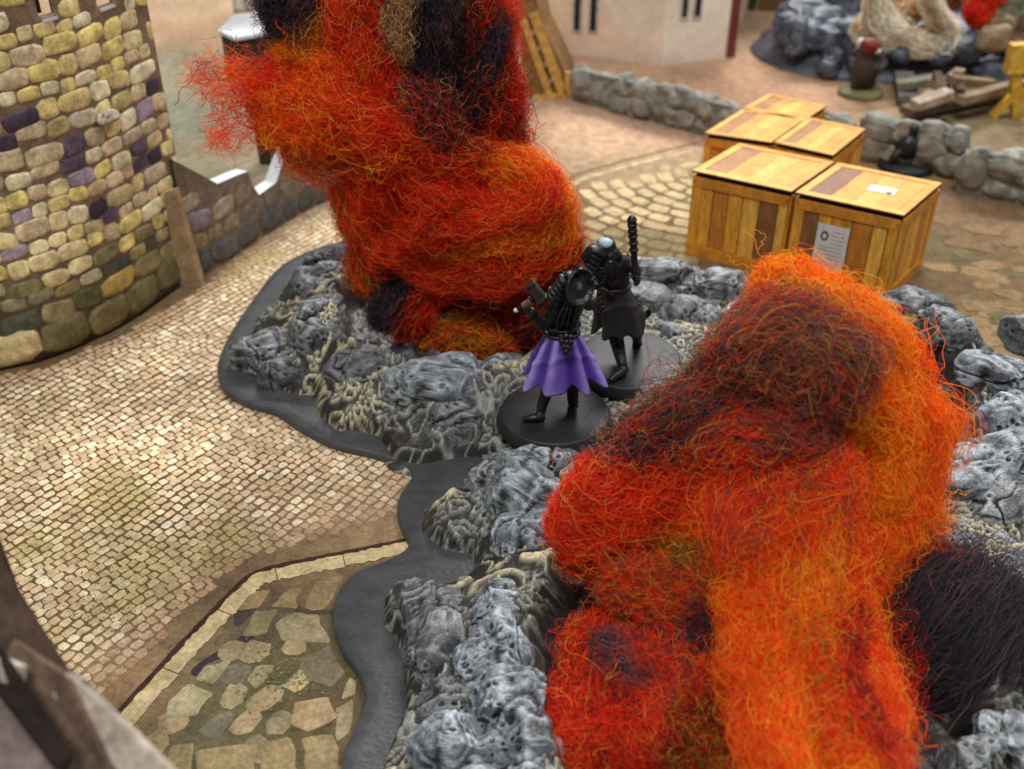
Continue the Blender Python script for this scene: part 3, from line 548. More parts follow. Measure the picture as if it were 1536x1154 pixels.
F1([(700,250,16,-.6),(760,256,30,-.75),(796,290,38,-.8),(785,335,40,-.9),(725,362,36,-.95),(650,360,24,-.8),(600,330,14,-.6)], {'Y': 6, 'O': 7, 'R': 4}, 2900, length=2.2, curl=.07, label='yellow orange swirl')
F1([(830,320,36,-.4),(800,372,40,-.8),(730,400,38,-1.0),(650,402,34,-.8),(590,370,24,-.5)], {'R': 6, 'O': 3, 'D': 2}, 2600, length=2.4)
F1([(600,240,40,-.6),(660,280,40,-.9),(720,300,34,-1.0)], {'R': 8, 'O': 2}, 1100)
F1([(838,330,26,.2),(836,380,34,.2),(828,430,36,.3),(815,470,30,.4)], {'D': 4, 'R': 4, 'K': 1}, 1500)
F1([(560,370,28,-.2),(558,400,30,-.3),(575,430,26,-.4),(590,450,16,-.4)], {'O': 4, 'R': 3, 'G': 3, 'D': 1}, 1100, curl=.06, wild=.1)
F1([(618,395,26,-.4),(598,430,28,-.6),(580,465,28,-.8),(572,490,18,-.8)], {'K': 9, 'V': 1}, 1100, label='black tuft at the foot')
F1([(680,400,28,-.4),(640,440,24,-.8),(615,475,20,-1.0),(602,508,12,-1.1)], {'R': 5, 'D': 3}, 900)
F1([(640,410,40,1.0),(700,430,60,1.0),(770,440,60,.9),(820,440,40,.8)], {'D': 3, 'K': 3, 'R': 2}, 1600)
F1([(800,420,44,.2),(770,455,56,-.2),(735,490,58,-.5),(715,520,44,-.8)], {'R': 4, 'D': 5, 'K': 1}, 1900, label='dark red skirt of wool')
F1([(630,508,16,-1.0),(670,508,26,-1.1),(720,505,32,-1.15),(765,520,26,-1.1)], {'Y': 2, 'G': 3, 'O': 3, 'D': 4, 'R': 3}, 1700, curl=.06, length=1.2, label='olive and orange tuft on the pit floor')
F1([(680,530,16,-1.3),(725,545,20,-1.5),(780,535,22,-1.3)], {'D': 4, 'R': 3, 'K': 2}, 700, length=1.0)

F1([(600,200,40,-.4),(660,230,50,-.6),(720,240,40,-.4),(760,250,26,-.1)], {'R': 6, 'O': 2, 'D': 2}, 1700)
F1([(560,300,24,-.6),(640,330,34,-.9),(730,320,40,-1.1),(800,290,36,-1.0),(826,250,16,-.7)], {'R': 6, 'O': 4, 'D': 1}, 1800, core=.5)
fire2 = thing('wool_fire_plume', 'huge orange and red wool flame plume with black smoke ball filling the near crater pit', 'wool flame', G(1150, 1000, .4))
def F2(pts, pal, cnt, **k):
    k.setdefault('rad', .0048); return tuft(fire2, [(q_[0] - (18 if q_[0] > 1250 and q_[1] < 800 else 0) + (14 if q_[0] < 1150 and q_[1] < 640 else 0), q_[1], q_[2] * .9, *q_[3:]) for q_ in pts], pal, int(cnt * Q), Yb=None, **k)
F2([(1140,610,110,1.2),(1210,640,120,1.2),(1270,700,110,1.0),(1250,800,90,.8)], {'R': 5, 'O': 5, 'D': 1}, 3800)
F2([(1150,402,20,.6),(1172,428,40,.5),(1230,464,44,.4),(1290,502,46,.3),(1330,552,44,.3),(1345,620,38,.2)], {'O': 4, 'Y': 8, 'R': 1}, 4200, curl=.07, wild=.1, edge=.4, label='yellow orange crest')
F2([(1245,466,24,.8),(1305,500,36,.7),(1355,555,40,.6),(1378,635,36,.5),(1370,710,36,.4)], {'R': 3, 'O': 8, 'Y': 3}, 3000, label='orange outer flank')
F2([(1300,540,14,-.4),(1345,600,22,-.5),(1362,680,24,-.6),(1330,770,22,-.6)], {'Y': 8, 'O': 4}, 1300, core=.3, curl=.08, label='yellow wisps on the flank')
F2([(1320,560,70,.2),(1345,640,72,.1),(1330,720,72,0),(1290,800,70,0),(1270,870,60,0)], {'O': 9, 'R': 2, 'Y': 4}, 5400, length=2.2, label='bright orange flank')
F2([(1058,610,34,.1),(1100,560,52,-.2),(1170,525,66,-.5),(1240,535,64,-.7),(1290,600,50,-.7)], {'N': 4, 'V': 5, 'K': 3, 'R': 2, 'O': 1}, 5200, length=1.8, curl=.07, wild=.1, edge=.35, label='brown smoky dome')
F2([(1100,480,20,.2),(1170,480,34,0),(1240,500,34,-.2),(1290,545,28,-.3)], {'R': 3, 'N': 3, 'D': 2, 'O': 1}, 1700, curl=.07)
F2([(880,716,18,.4),(950,684,32,.1),(1020,650,48,-.2),(1090,620,60,-.5),(1180,620,62,-.8),(1260,650,46,-.8)], {'V': 5, 'N': 2, 'R': 3, 'K': 5}, 5000, length=1.8, label='smoky purple brown band')
F2([(870,705,14,.8),(920,668,20,.6),(990,615,26,.4),(1050,550,24,.3),(1100,500,14,.2)], {'V': 3, 'K': 3, 'N': 2}, 300, length=1.4, curl=.1, core=.15, wild=.3, edge=.4)
F2([(845,740,40,.6),(880,760,60,.3),(950,745,66,0),(1040,715,66,-.3),(1130,700,64,-.6),(1200,720,50,-.6)], {'R': 8, 'D': 2, 'O': 3}, 6400, length=1.7, label='red left lobe')
F2([(872,800,30,.6),(905,815,42,.4),(960,810,44,.2),(1010,790,30,0)], {'R': 5, 'D': 3, 'O': 2, 'G': 1}, 2200, curl=.07, wild=.1)
F2([(870,715,16,.2),(950,690,26,-.1),(1040,670,30,-.5),(1130,660,30,-.8),(1180,690,20,-.9)], {'K': 4, 'V': 4, 'D': 2}, 1600)
F2([(1000,780,36,-.2),(1080,770,52,-.6),(1160,760,56,-.8),(1230,740,50,-.8),(1300,700,40,-.6)], {'O': 7, 'R': 5, 'Y': 1}, 3600, length=1.6)
F2([(1170,680,60,-.5),(1170,780,72,-.8),(1160,880,64,-.8),(1160,980,62,-.9),(1170,1080,64,-1),(1190,1200,64,-1.1)], {'O': 10, 'R': 4, 'Y': 3}, 7600, length=2.4, label='orange main stem')
F2([(1250,760,50,-.5),(1240,860,56,-.6),(1240,960,60,-.7),(1270,1060,64,-.8),(1300,1190,60,-.9)], {'O': 6, 'R': 6, 'Y': 1}, 5600, length=2.2)
F2([(1225,700,16,-1.0),(1222,820,26,-1.15),(1210,920,30,-1.2),(1225,1010,30,-1.3),(1265,1100,28,-1.35),(1300,1180,24,-1.4)], {'Y': 4, 'O': 6, 'G': 2, 'R': 2}, 1500, curl=.07, label='yellow streak down the stem')
F2([(1290,900,16,-.9),(1270,1000,16,-1.4),(1290,1080,18,-1.5),(1330,1150,16,-1.4)], {'R': 5, 'D': 2}, 900)
F2([(960,850,24,.2),(1020,850,36,-.2),(1080,860,36,-.5),(1110,900,26,-.6)], {'G': 4, 'Y': 3, 'N': 4, 'K': 2, 'O': 2}, 1900, curl=.09, length=1.4, wild=.12, edge=.35, label='olive and brown tangle')
F2([(1010,900,20,-.2),(1050,915,28,-.4),(1065,960,28,-.4),(1060,1000,18,-.3)], {'K': 7, 'V': 2, 'D': 1}, 1100, label='black knot')
F2([(925,930,34,.5),(908,985,58,.3),(925,1040,74,.2),(960,1090,66,.1),(980,1150,50,0)], {'R': 8, 'D': 2, 'O': 2, 'V': 1}, 5200, length=1.5, curl=.065, label='red lower left lobe')
F2([(860,1010,24,.5),(890,1060,46,.3),(880,1110,50,.3),(900,1170,50,.3)], {'R': 6, 'D': 2, 'O': 2}, 2200, length=1.2, curl=.08, wild=.1)
F2([(960,900,30,0),(1000,960,46,-.1),(1030,1020,50,-.2),(1040,1080,44,-.3)], {'R': 6, 'O': 2, 'K': 2, 'V': 2}, 2600, length=1.5)
F2([(900,960,20,-.2),(930,1000,26,-.4),(960,1030,20,-.4)], {'K': 2, 'V': 4, 'R': 2}, 500)
F2([(1000,1080,30,0),(1050,1120,44,-.1),(1090,1160,44,-.2),(1100,1210,36,-.2)], {'D': 3, 'G': 3, 'R': 3, 'Y': 2}, 2000, curl=.09, wild=.15, edge=.3)
F2([(1090,930,26,.4),(1085,1000,34,.4),(1085,1070,34,.4),(1080,1140,30,.4)], {'D': 4, 'R': 4, 'K': 1}, 1500)
F2([(1330,870,60,.9),(1390,930,92,.9),(1440,980,100,.9),(1490,1020,70,.9),(1530,1040,34,1)], {'K': 16, 'V': 1}, 7000, length=.7, curl=.14, wild=.16, edge=.3, depth=.9, core=.78, twist=5, label='black smoke ball')
F2([(1340,900,24,.3),(1350,960,22,.2),(1340,1040,20,.2),(1350,1110,14,.2)], {'R': 4, 'D': 3, 'K': 2}, 420, curl=.1, core=.3, wild=.3)
F2([(1300,830,26,.2),(1350,810,26,.3),(1400,790,18,.4),(1425,760,8,.5)], {'O': 4, 'Y': 2, 'R': 3, 'B': 2}, 520, curl=.1, core=.25, wild=.25, length=1.1)
F2([(1330,850,30,.3),(1370,850,26,.3),(1410,830,14,.4)], {'R': 2, 'D': 2, 'K': 3, 'O': 1}, 420, curl=.1, core=.4, wild=.2, length=1.0)
F2([(1180,430,10,-.3),(1240,470,18,-.3),(1290,530,22,-.4),(1310,600,20,-.5),(1300,660,16,-.5)], {'Y': 8, 'O': 3, 'G': 2}, 1400, curl=.08, core=.4, wild=.1, label='thin yellow seam beside the dome')
F2([(1030,700,30,-.6),(1090,660,36,-.9),(1160,650,40,-1.0),(1210,600,26,-1.0)], {'R': 6, 'O': 3, 'V': 3}, 1500, core=.5)
F2([(1240,650,50,-.5),(1190,720,76,-.75),(1140,790,86,-.8),(1150,870,76,-.8)], {'R': 6, 'O': 6, 'V': 1}, 3600, core=.6, length=2.0)
F2([(1120,560,24,-.7),(1180,560,34,-.9),(1240,580,24,-.9)], {'R': 4, 'N': 3, 'V': 3}, 900, core=.5)
F2([(915,885,20,.1),(950,882,34,-.1),(1000,890,38,-.3),(1070,890,36,-.5)], {'R': 5, 'O': 2, 'G': 2, 'K': 2, 'N': 2}, 1300, core=.45, curl=.09, wild=.15)
def strand(root, px, col, z=None, Y=None, r_=.011, n=60):
    P = []
    for q in px: P.append(G(q[0], q[1], q[2]) if len(q) > 2 else PY(q[0], q[1], Y))
    P = catmull(P, n); s = np.arange(n)[:, None] * .35; P = P + .035 * np.hstack([np.sin(s * 1.7 + 1), np.sin(s * 2.3), np.sin(s * 1.3 + 2)])
    V, F = tube(P, r_, 5); obj('stray_fibre', V, F, M['wool'], root, True, cols=np.array(col))
strand(fire2, [(1020,545,2.2),(975,548,2.0),(968,570,1.9),(990,590,1.9),(950,600,1.8),(942,620,1.8)], PAL['R'])
strand(fire2, [(968,500,1.9),(975,540,1.9),(966,570,1.9),(985,590,1.8),(1020,588,1.9)], lin(190, 90, 70), r_=.006)
strand(fire2, [(826,700,1.9),(835,672,2.0),(860,690,1.8),(872,682,1.8),(862,700,1.7),(885,708,1.8)], PAL['R'])
strand(fire2, [(800,668,1.9),(796,690,1.8),(812,720,1.7),(806,740,1.6)], PAL['D'], r_=.007)
strand(fire2, [(1400,470,2.6),(1416,520,2.6),(1408,560,2.5),(1388,480,2.6),(1400,540,2.5)], PAL['O'])
strand(fire2, [(1400,800,2.2),(1430,740,2.3),(1450,745,2.2)], PAL['Y'])
strand(fire2, [(1150,395,6.8),(1122,345,7.2),(1145,352,7.2),(1140,375,7.0)], PAL['Y'], r_=.009)
strand(fire2, [(1160,400,6.9),(1110,398,6.8),(1090,385,6.8)], PAL['Y'], r_=.008)
strand(fire1, [(300,240,5.0),(338,200,5.4),(352,130,6.5),(372,60,7.6)], PAL['V'], r_=.007) if False else None
for q in ([(262,165),(285,125),(330,105),(400,120),(440,150)], [(300,160),(330,120),(380,128),(420,150)], [(355,190),(352,150),(352,125),(380,110),(420,104)], [(405,95),(415,70),(428,50),(410,30)], [(430,110),(380,90),(345,55)]):
    P = catmull([PY(a, b, 28.1) for a, b in q], 50); P += .05 * np.random.RandomState(len(q)).randn(1, 3); s = np.arange(50)[:, None] * .4
    V, F = tube(P + .05 * np.hstack([np.sin(s * 1.7), np.sin(s * 2.1 + 1), np.sin(s * 1.1)]), .011, 5); obj('stray_fibre', V, F, M['wool'], fire1, True, cols=np.array(PAL['O'] if len(q) == 4 else PAL['R']))
# ================================================================ WOODEN CRATES
WO = [lin(226, 160, 54), lin(212, 140, 48), lin(238, 178, 74), lin(198, 126, 48), lin(142, 94, 56)]
def crate(O, u, v, h, label, seed, note_front=False, note_lid=False, small=False):
    r = random.Random(seed); O = np.append(np.asarray(O, float), 0.0); u = np.append(u, 0.0); v = np.append(v, 0.0); Z = np.array([0, 0, 1.])
    t = thing('wooden_crate', label, 'crate', O + (u + v) / 2, 'wooden crates stacked side by side on the paved court')
    lu, lv = np.linalg.norm(u), np.linalg.norm(v); U, Vv = u / lu, v / lv
    nf = np.array([U[1], -U[0], 0]); nr = np.array([Vv[1], -Vv[0], 0])
    obj('crate_box', *hexa(O + .03 * (U + Vv) + .01 * Z, u - .06 * U, v - .06 * Vv, Z * (h - .02)), M['crate_dark'], t)
    def face(P0, A, la, n, notes):
        e = .035; x = 0
        def b(name, a0, a1, z0, z1, th, m, c, lab=None): return obj(name, *hexa(P0 + A * a0 + Z * z0 - n * .02, A * (a1 - a0), n * (th + .02), Z * (z1 - z0)), m, t, cols=np.array(c), label=lab)
        pw_ = .095 * la; b('corner_post', 0.03, pw_, .46, h - .42, e + .015, M['plank'], WO[r.randint(0, 2)]); b('corner_post', la - pw_, la - .03, .46, h - .42, e + .015, M['plank'], WO[r.randint(0, 2)])
        b('rail', .03, la - .03, h - .41, h - .05, e + .03, M['plank2'], WO[1]); b('rail', .03, la - .03, .0, .45, e + .03, M['plank2'], WO[r.choice((1, 3))])
        k = 5; ws = [r.uniform(.7, 1.3) for _ in range(k)]; s_ = sum(ws); x = pw_ + .01
        for q in range(k):
            w_ = ws[q] / s_ * (la - 2 * pw_ - .02); c = WO[4] if (q == (0 if notes else k - 1) and n is nf) else WO[r.randint(0, 3)]
            b('plank', x, x + w_ - .035, .47, h - .44, e - .012 + r.uniform(-.004, .004), M['plank'], c); x += w_
        for a0 in (.1, la - .1):
            V, F = lathe([(.028, 0), (.028, .02), (.0, .028)], (0, 0, 0), 8); R3 = np.stack([A, Z, n], 1); obj('nail_head', V @ R3.T + P0 + A * a0 + Z * (h - .22) + n * (e + .03), F, M['crate_dark'], t)
        if notes:
            a0, z0, w_, hh = la * .25, .72, 1.12, 1.75; pts = []
            for q in range(40):
                s_ = q / 40 * 4; i = int(s_); f = s_ - i; p = [(f, 0), (1, f), (1 - f, 1), (0, 1 - f)][i]; pts.append((a0 + w_ * p[0] + .02 * r.uniform(-1, 1), z0 + hh * p[1] + .02 * r.uniform(-1, 1)))
            V = [P0 + A * a + Z * z + n * (e + .035) for a, z in pts]; V += [q + n * .006 for q in V]
            F = [[q, (q + 1) % 40, 40 + (q + 1) % 40, 40 + q] for q in range(40)] + [[40 + q for q in range(40)]]
            pn = obj('paper_note', V, F, M['paper'], t); I = []
            for q in range(9):
                zz = z0 + 1.5 - .15 * q; st_ = .55 if q < 4 else .15
                if q == 0: st_ = .6
                x_ = st_
                while x_ < .95:
                    w2 = r.uniform(.04, .13); I.append(hexa(P0 + A * (a0 + x_) + Z * zz + n * (e + .0405), A * w2, n * .003, Z * .022)); x_ += w2 + .03
            V, F = lathe([(.13, 0), (.14, .003)], (0, 0, 0), 20); R3 = np.stack([A, Z * 1.35, n], 1); I.append((V @ R3.T + P0 + A * (a0 + .3) + Z * (z0 + 1.3) + n * (e + .042), F))
            V, F = merge(I)[:2]; o = obj('note_print', V, F, M['ink'], pn, kind='stuff')
            V, F = lathe([(.07, 0), (.075, .003)], (0, 0, 0), 14); obj('note_seal', V @ R3.T + P0 + A * (a0 + .3) + Z * (z0 + 1.3) + n * (e + .047), F, M['paper'], pn)
    face(O, U, lu, nf, note_front); face(O + u, Vv, lv, nr, False); face(O + u + v, -U, lu, -nf, False); face(O + v, -Vv, lv, -nr, False)
    # lid
    lz = h + .1; q = .07; Lo = O - U * q - Vv * q + Z * lz; la, lb = lu + 2 * q - .02, lv + 2 * q - .02; lid = obj('lid', *hexa(Lo, U * la, Vv * lb, Z * .05), M['crate_dark'], t)
    tilt = 0
    def lb_(name, a0, a1, b0, b1, th, c, m='plank2'): return obj(name, *hexa(Lo + U * a0 + Vv * b0 + Z * .045, U * (a1 - a0), Vv * (b1 - b0), Z * th), M[m], lid, cols=np.array(c))
    bw = .32 if not small else .28
    lb_('lid_board', .02, la - .02, .02, bw, .035, WO[2]); lb_('lid_board', .02, la - .02, lb - bw, lb - .02, .035, WO[0])
    lb_('lid_board', .02, bw, bw + .025, lb - bw - .025, .033, WO[2]); lb_('lid_board', la - bw, la - .02, bw + .015, lb - bw - .015, .033, WO[0])
    x = bw + .02; k = 4
    for i in range(k):
        w_ = (la - 2 * bw - .04) / k; lb_('lid_slat', x, x + w_ - .012, bw + .02, lb - bw - .02, .012 + r.uniform(-.003, .003), [lin(172, 116, 58), WO[0], WO[2], WO[0]][i] if not note_lid or i else WO[4]); x += w_
    if note_lid:
        n_ = obj('paper_note', *hexa(Lo + U * la * .5 + Vv * lb * .42 + Z * .066, U * .95 + Vv * .05, Vv * .62 - U * .08, Z * .006), M['paper'], t)
        V, F = merge([hexa(Lo + U * (la * .5 + .1 + .2 * i) + Vv * (lb * .42 + .12 + .13 * j) + Z * .073, U * .13, Vv * .02, Z * .002) for i in range(4) for j in range(3)] + [hexa(Lo + U * (la * .5 + .66) + Vv * (lb * .42 + .07) + Z * .075, U * .16, Vv * .13, Z * .002)])[:2]
        obj('note_print', V, F, M['ink'], n_, kind='stuff')
    return t
Oa = G(1029, 380)[:2]; Ob = G(1325, 454)[:2]; uu_ = (Ob - Oa) / 2; vv_ = np.array([-uu_[1], uu_[0]]) * .9 + uu_ * .13; hc = 3.2
crate(Oa, uu_ * .97, vv_, hc, 'front left large crate with plain lid, left of the one bearing notes', 1)
crate(Oa + uu_ * 1.03, uu_ * .97, vv_, hc, 'front right large crate with paper notes on its lid and front', 2, True, True)
def at_lid(px, z): return G(px[0], px[1], z)[:2]
h2 = 2.35; c1, c2_, c3_, c4_ = (at_lid(p, h2) for p in ((1059, 205), (1159, 219), (1203, 189), (1116, 169)))
u2 = (c2_ - c1); v2 = (c4_ - c1)
crate(c1, u2 * .97, v2 * .97, h2, 'small plain crate in the middle row, at its left end behind the front left crate', 3, small=True)
d1, d2_, d3_ = (at_lid(p, h2) for p in ((1163, 219), (1248, 238), (1297, 210)))
crate(d1, (d2_ - d1), v2 * .97, h2, 'small plain crate in the middle row, right end, behind the note crate', 4, small=True)
e1, e2_, e3_ = (at_lid(p, h2) for p in ((1117, 168), (1204, 188), (1153, 147)))
crate(e1 + .02 * v2, (e2_ - e1) * .98, (e3_ - e1), h2, 'rearmost small crate standing alone in the back row of the stack', 5, small=True)

# ================================================================ STONE TOWER (folded card, printed stones in slight relief)
tower = thing('stone_tower', 'tall yellow printed stone tower wall with dark purple holes at the left', 'tower', G(130, 515))
base = np.array([G(x, y)[:2] for x, y in [(-330, 600), (-150, 575), (0, 556), (70, 540), (130, 516), (200, 480), (262, 436), (298, 410)]])
base = catmull(base, 120); dS = np.r_[0, np.cumsum(np.linalg.norm(np.diff(base, axis=0), axis=1))]; TL = dS[-1]; TH = 13.5
def wallpt(s, z, off=0.0, B=base, D=dS):
    s = np.asarray(s, float); p = np.stack([np.interp(s, D, B[:, k]) for k in (0, 1)], -1); q = np.stack([np.interp(s + .05, D, B[:, k]) for k in (0, 1)], -1) - np.stack([np.interp(s - .05, D, B[:, k]) for k in (0, 1)], -1)
    q = q / (np.linalg.norm(q, axis=-1, keepdims=True) + 1e-9); n = np.stack([q[..., 1], -q[..., 0]], -1)
    p = p + n * np.asarray(off)[..., None]; return np.concatenate([p, np.broadcast_to(z, p.shape[:-1])[..., None]], -1)
def inv_wall(px, py):                       # wall coordinates under a picking point
    ss = np.linspace(0, TL, 200); zz = np.linspace(0, TH, 200); A, B_ = np.meshgrid(ss, zz, indexing='ij'); x, y = proj(wallpt(A, B_)); k = np.argmin((x - px) ** 2 + (y - py) ** 2); return A.ravel()[k], B_.ravel()[k]
holes = []
for (x0, y0, x1, y1) in [(64, -40, 86, 30), (150, -40, 172, 14)]:
    a, b = inv_wall(x0, y1), inv_wall(x1, y1); holes.append((a[0], b[0], a[1], TH - 1.5))
dents = [(*inv_wall(x, y), r_) for x, y, r_ in [(112, 208, .6), (215, 232, .75), (165, 312, .6), (100, 250, .4), (225, 132, .28), (190, 148, .28), (30, 175, .3), (10, 215, .35)]]
ss = np.arange(0, TL + .2, .2); zz = np.arange(0, TH + .1, .25); A, B_ = np.meshgrid(ss, zz, indexing='ij'); Vw = wallpt(A, B_).reshape(-1, 3)
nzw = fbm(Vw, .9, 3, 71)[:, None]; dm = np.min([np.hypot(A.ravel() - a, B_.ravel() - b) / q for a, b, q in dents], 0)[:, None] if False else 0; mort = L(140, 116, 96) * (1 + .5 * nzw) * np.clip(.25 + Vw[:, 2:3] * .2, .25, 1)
nS, nZ = A.shape; F = []
for i in range(nS - 1):
    for j in range(nZ - 1):
        s_, z_ = ss[i] + .1, zz[j] + .12
        if any(a < s_ < b and c < z_ < d for a, b, c, d in holes): continue
        F.append([i * nZ + j, (i + 1) * nZ + j, (i + 1) * nZ + j + 1, i * nZ + j + 1])
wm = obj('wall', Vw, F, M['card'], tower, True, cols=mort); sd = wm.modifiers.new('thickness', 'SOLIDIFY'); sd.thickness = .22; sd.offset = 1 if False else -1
bk = wallpt(np.array([0, TL]), 0, -.9)
for a, b, c, d in holes:
    obj('inner_lining', *hexa(np.append(wallpt(a, c, -.7)[:2], c), np.append((wallpt(b, 0) - wallpt(a, 0))[:2], 0), (0, 0, d - c), np.append((wallpt(a, 0, -.75) - wallpt(a, 0, -.7))[:2], 0)), M['dark_card'], tower)
for a, b, c, d in holes:
    P0 = wallpt(a, c, -.3); obj('window_sill', *hexa(P0 - [0, 0, .08], np.append((wallpt(b, 0) - wallpt(a, 0))[:2], 0), np.append((wallpt(a, 0, .03) - wallpt(a, 0, -.3))[:2], 0), (0, 0, .08)), M['white_card'], tower)
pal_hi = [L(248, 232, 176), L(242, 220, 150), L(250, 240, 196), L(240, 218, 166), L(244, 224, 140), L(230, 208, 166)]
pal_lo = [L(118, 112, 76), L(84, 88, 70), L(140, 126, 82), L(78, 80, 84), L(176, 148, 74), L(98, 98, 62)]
def stone_on(B, D, s0, z0, w_, h_, col, par, r, bev=.09, hh=.022, tl=None):
    n = 12; a = (np.arange(n) + .5) * 2 * math.pi / n + .25 * (r.rand(n) - .5); rr = 1 + .16 * (r.rand(n) - .5)
    x = np.sign(np.cos(a)) * np.abs(np.cos(a)) ** .55 * w_ / 2 * rr; z = np.sign(np.sin(a)) * np.abs(np.sin(a)) ** .6 * h_ / 2 * rr; sk = .08 * r.randn(); z = z + x * sk
    V = []
    hh = hh * .7 + .022 * w_ * w_
    for f, o_ in ((1, .0), (.9, hh * .75), (.62, hh)):
        V.append(wallpt(np.clip(s0 + x * f * 1.06, 0, D[-1]), np.maximum(z0 + z * f * 1.05, .01), np.full(n, o_), B, D))
    V = np.vstack(V); F = [[k * n + j, k * n + (j + 1) % n, (k + 1) * n + (j + 1) % n, (k + 1) * n + j] for k in (0, 1) for j in range(n)] + [[2 * n + j for j in range(n)]]
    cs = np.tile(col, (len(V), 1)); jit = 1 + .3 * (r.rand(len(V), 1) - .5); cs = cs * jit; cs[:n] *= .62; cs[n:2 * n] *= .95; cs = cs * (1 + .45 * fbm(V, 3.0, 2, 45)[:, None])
    return obj('stone', V, F, M['card'], par, True, cols=cs)
r = np.random.RandomState(11); z = .08; row = 0
while z < TH - .3:
    hrow = (1.1 if row == 0 else .75 if row == 1 else .4 + .24 * r.rand()); s = -.3 * r.rand()
    while s < TL:
        w_ = hrow * (1.0 + 1.0 * r.rand()); s0, z0 = s + w_ / 2, z + hrow / 2 + .05 * r.randn(); s += w_ + .03
        if s0 + w_ / 2 > TL + .1: w_ = max(.25, (TL - s0) * 2 - .05); 
        if s0 > TL - .1 or any(a - w_ / 2 - .05 < s0 < b + w_ / 2 and c - hrow / 2 < z0 < d for a, b, c, d in holes): continue
        dd = min(((s0 - a) ** 2 + (z0 - b) ** 2) ** .5 / q for a, b, q in dents)
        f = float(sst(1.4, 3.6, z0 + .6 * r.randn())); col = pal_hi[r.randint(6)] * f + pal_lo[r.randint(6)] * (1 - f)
        if dd < .8: col = L(84, 72, 88) * (.5 + 1.0 * r.rand())
        elif dd < 1.4: col = col * .65 + L(100, 80, 110) * .35
        elif r.rand() < .05: col = L(178, 160, 172) * (.5 + .5 * f)
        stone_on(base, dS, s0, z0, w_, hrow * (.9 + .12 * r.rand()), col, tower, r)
    z += hrow + .02; row += 1
P0 = PY(150, 168, 29.3); s_, z_ = inv_wall(152, 172); Pn = wallpt(s_, z_, .0); nn = wallpt(s_, z_, 1.0) - Pn; tt = wallpt(s_ + .3, z_) - wallpt(s_ - .3, z_); tt /= np.linalg.norm(tt)
V, F = hexa(Pn - tt * .4 - [0, 0, .2], tt * .8, nn * .42, (0, 0, .26)); V[4:, 2] -= 0.0; rock(Pn + nn * .2, (.75, .5, .26), math.atan2(tt[1], tt[0]), 77, tower, 4, .9, (200, 186, 158), name='projecting_ledge', m=M['card'], dark=(110, 92, 80))
# buttress tab and low ruined wall that run on from the tower corner
ruin = thing('ruined_wall', 'low ruined stone card wall with white cut notch running from the tower to the wool fire', 'wall', G(330, 400))
rb = np.array([G(x, y)[:2] for x, y in [(292, 418), (335, 396), (400, 352), (470, 312), (560, 268)]]); rb = catmull(rb, 60); rd = np.r_[0, np.cumsum(np.linalg.norm(np.diff(rb, axis=0), axis=1))]
def ruin_s(px, py):
    ss_ = np.linspace(0, rd[-1], 300); zz_ = np.linspace(0, 7, 200); A, B_ = np.meshgrid(ss_, zz_, indexing='ij'); x, y = proj(wallpt(A, B_, 0., rb, rd)); k = np.argmin((x - px) ** 2 + (y - py) ** 2); return A.ravel()[k], B_.ravel()[k]
prof = [ruin_s(x, y) for x, y in [(276, 232), (300, 262), (326, 276), (360, 262), (372, 258), (380, 280), (389, 292), (414, 274), (424, 245), (432, 226), (470, 215), (520, 205), (555, 195)]]
prof = [(max(0, a), b) for a, b in prof]; prof[0] = (0, prof[0][1]); prof = sorted(prof)
sq = np.unique(np.concatenate([np.linspace(0, rd[-1], 60), [p[0] for p in prof]])); tp = np.interp(sq, [p[0] for p in prof], [p[1] for p in prof]); th_ = .55
fr = [wallpt(sq, tp * f, 0., rb, rd) for f in (0, .33, .66, 1)]; bkk = [wallpt(sq, tp * f, -th_, rb, rd) for f in (0, 1)]
n = len(sq); V = np.vstack(fr); F = [[k * n + j, k * n + j + 1, (k + 1) * n + j + 1, (k + 1) * n + j] for k in range(3) for j in range(n - 1)]
obj('wall', V, F, M['card'], ruin, cols=L(128, 112, 96) * (1 + .4 * fbm(V, 1, 3, 5)[:, None]))
V = np.vstack([bkk[0], bkk[1]]); obj('wall_back', V, [[j + 1, j, n + j, n + j + 1] for j in range(n - 1)], M['dark_card'], ruin)
V = np.vstack([fr[3] + [0, 0, .004], bkk[1] + [0, 0, .004]]); obj('cut_top_edge', V, [[j, j + 1, n + j + 1, n + j] for j in range(n - 1)], M['white_card'], ruin)
z = .05; 
while z < 5:
    hrow = .62 + .3 * r.rand(); s = 0
    while s < rd[-1]:
        w_ = hrow * (.9 + .8 * r.rand()); s0 = s + w_ / 2; s += w_ + .07; z0 = z + hrow / 2
        if z0 + hrow * .5 > np.interp(s0 - w_ / 2, sq, tp) or z0 + hrow * .5 > np.interp(s0 + w_ / 2, sq, tp): continue
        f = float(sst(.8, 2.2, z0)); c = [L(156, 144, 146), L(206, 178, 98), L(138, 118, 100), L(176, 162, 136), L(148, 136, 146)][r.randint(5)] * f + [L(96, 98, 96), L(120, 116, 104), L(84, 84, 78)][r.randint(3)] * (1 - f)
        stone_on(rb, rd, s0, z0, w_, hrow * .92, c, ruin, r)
    z += hrow + .05
tb = G(270, 432, 0); tn = G(303, 432, 0) - tb; a0, a1 = PY(245, 288, tb[1] - .1), PY(262, 283, tb[1] - .1)
but = np.array([G(266, 430), G(303, 431), PY(290, 385, G(303, 431)[1]), PY(277, 340, G(290, 431)[1]), PY(262, 284, G(285, 431)[1]), PY(246, 289, G(268, 431)[1])]); o_ = np.array([-.12, -.16, 0.]) * 1.0
V = np.vstack([but, but + [.1, .2, 0]]); F = [[0, 1, 2, 3, 4, 5], [11, 10, 9, 8, 7, 6]] + [[(j + 1) % 6, j, 6 + j, 6 + (j + 1) % 6] for j in range(6)]
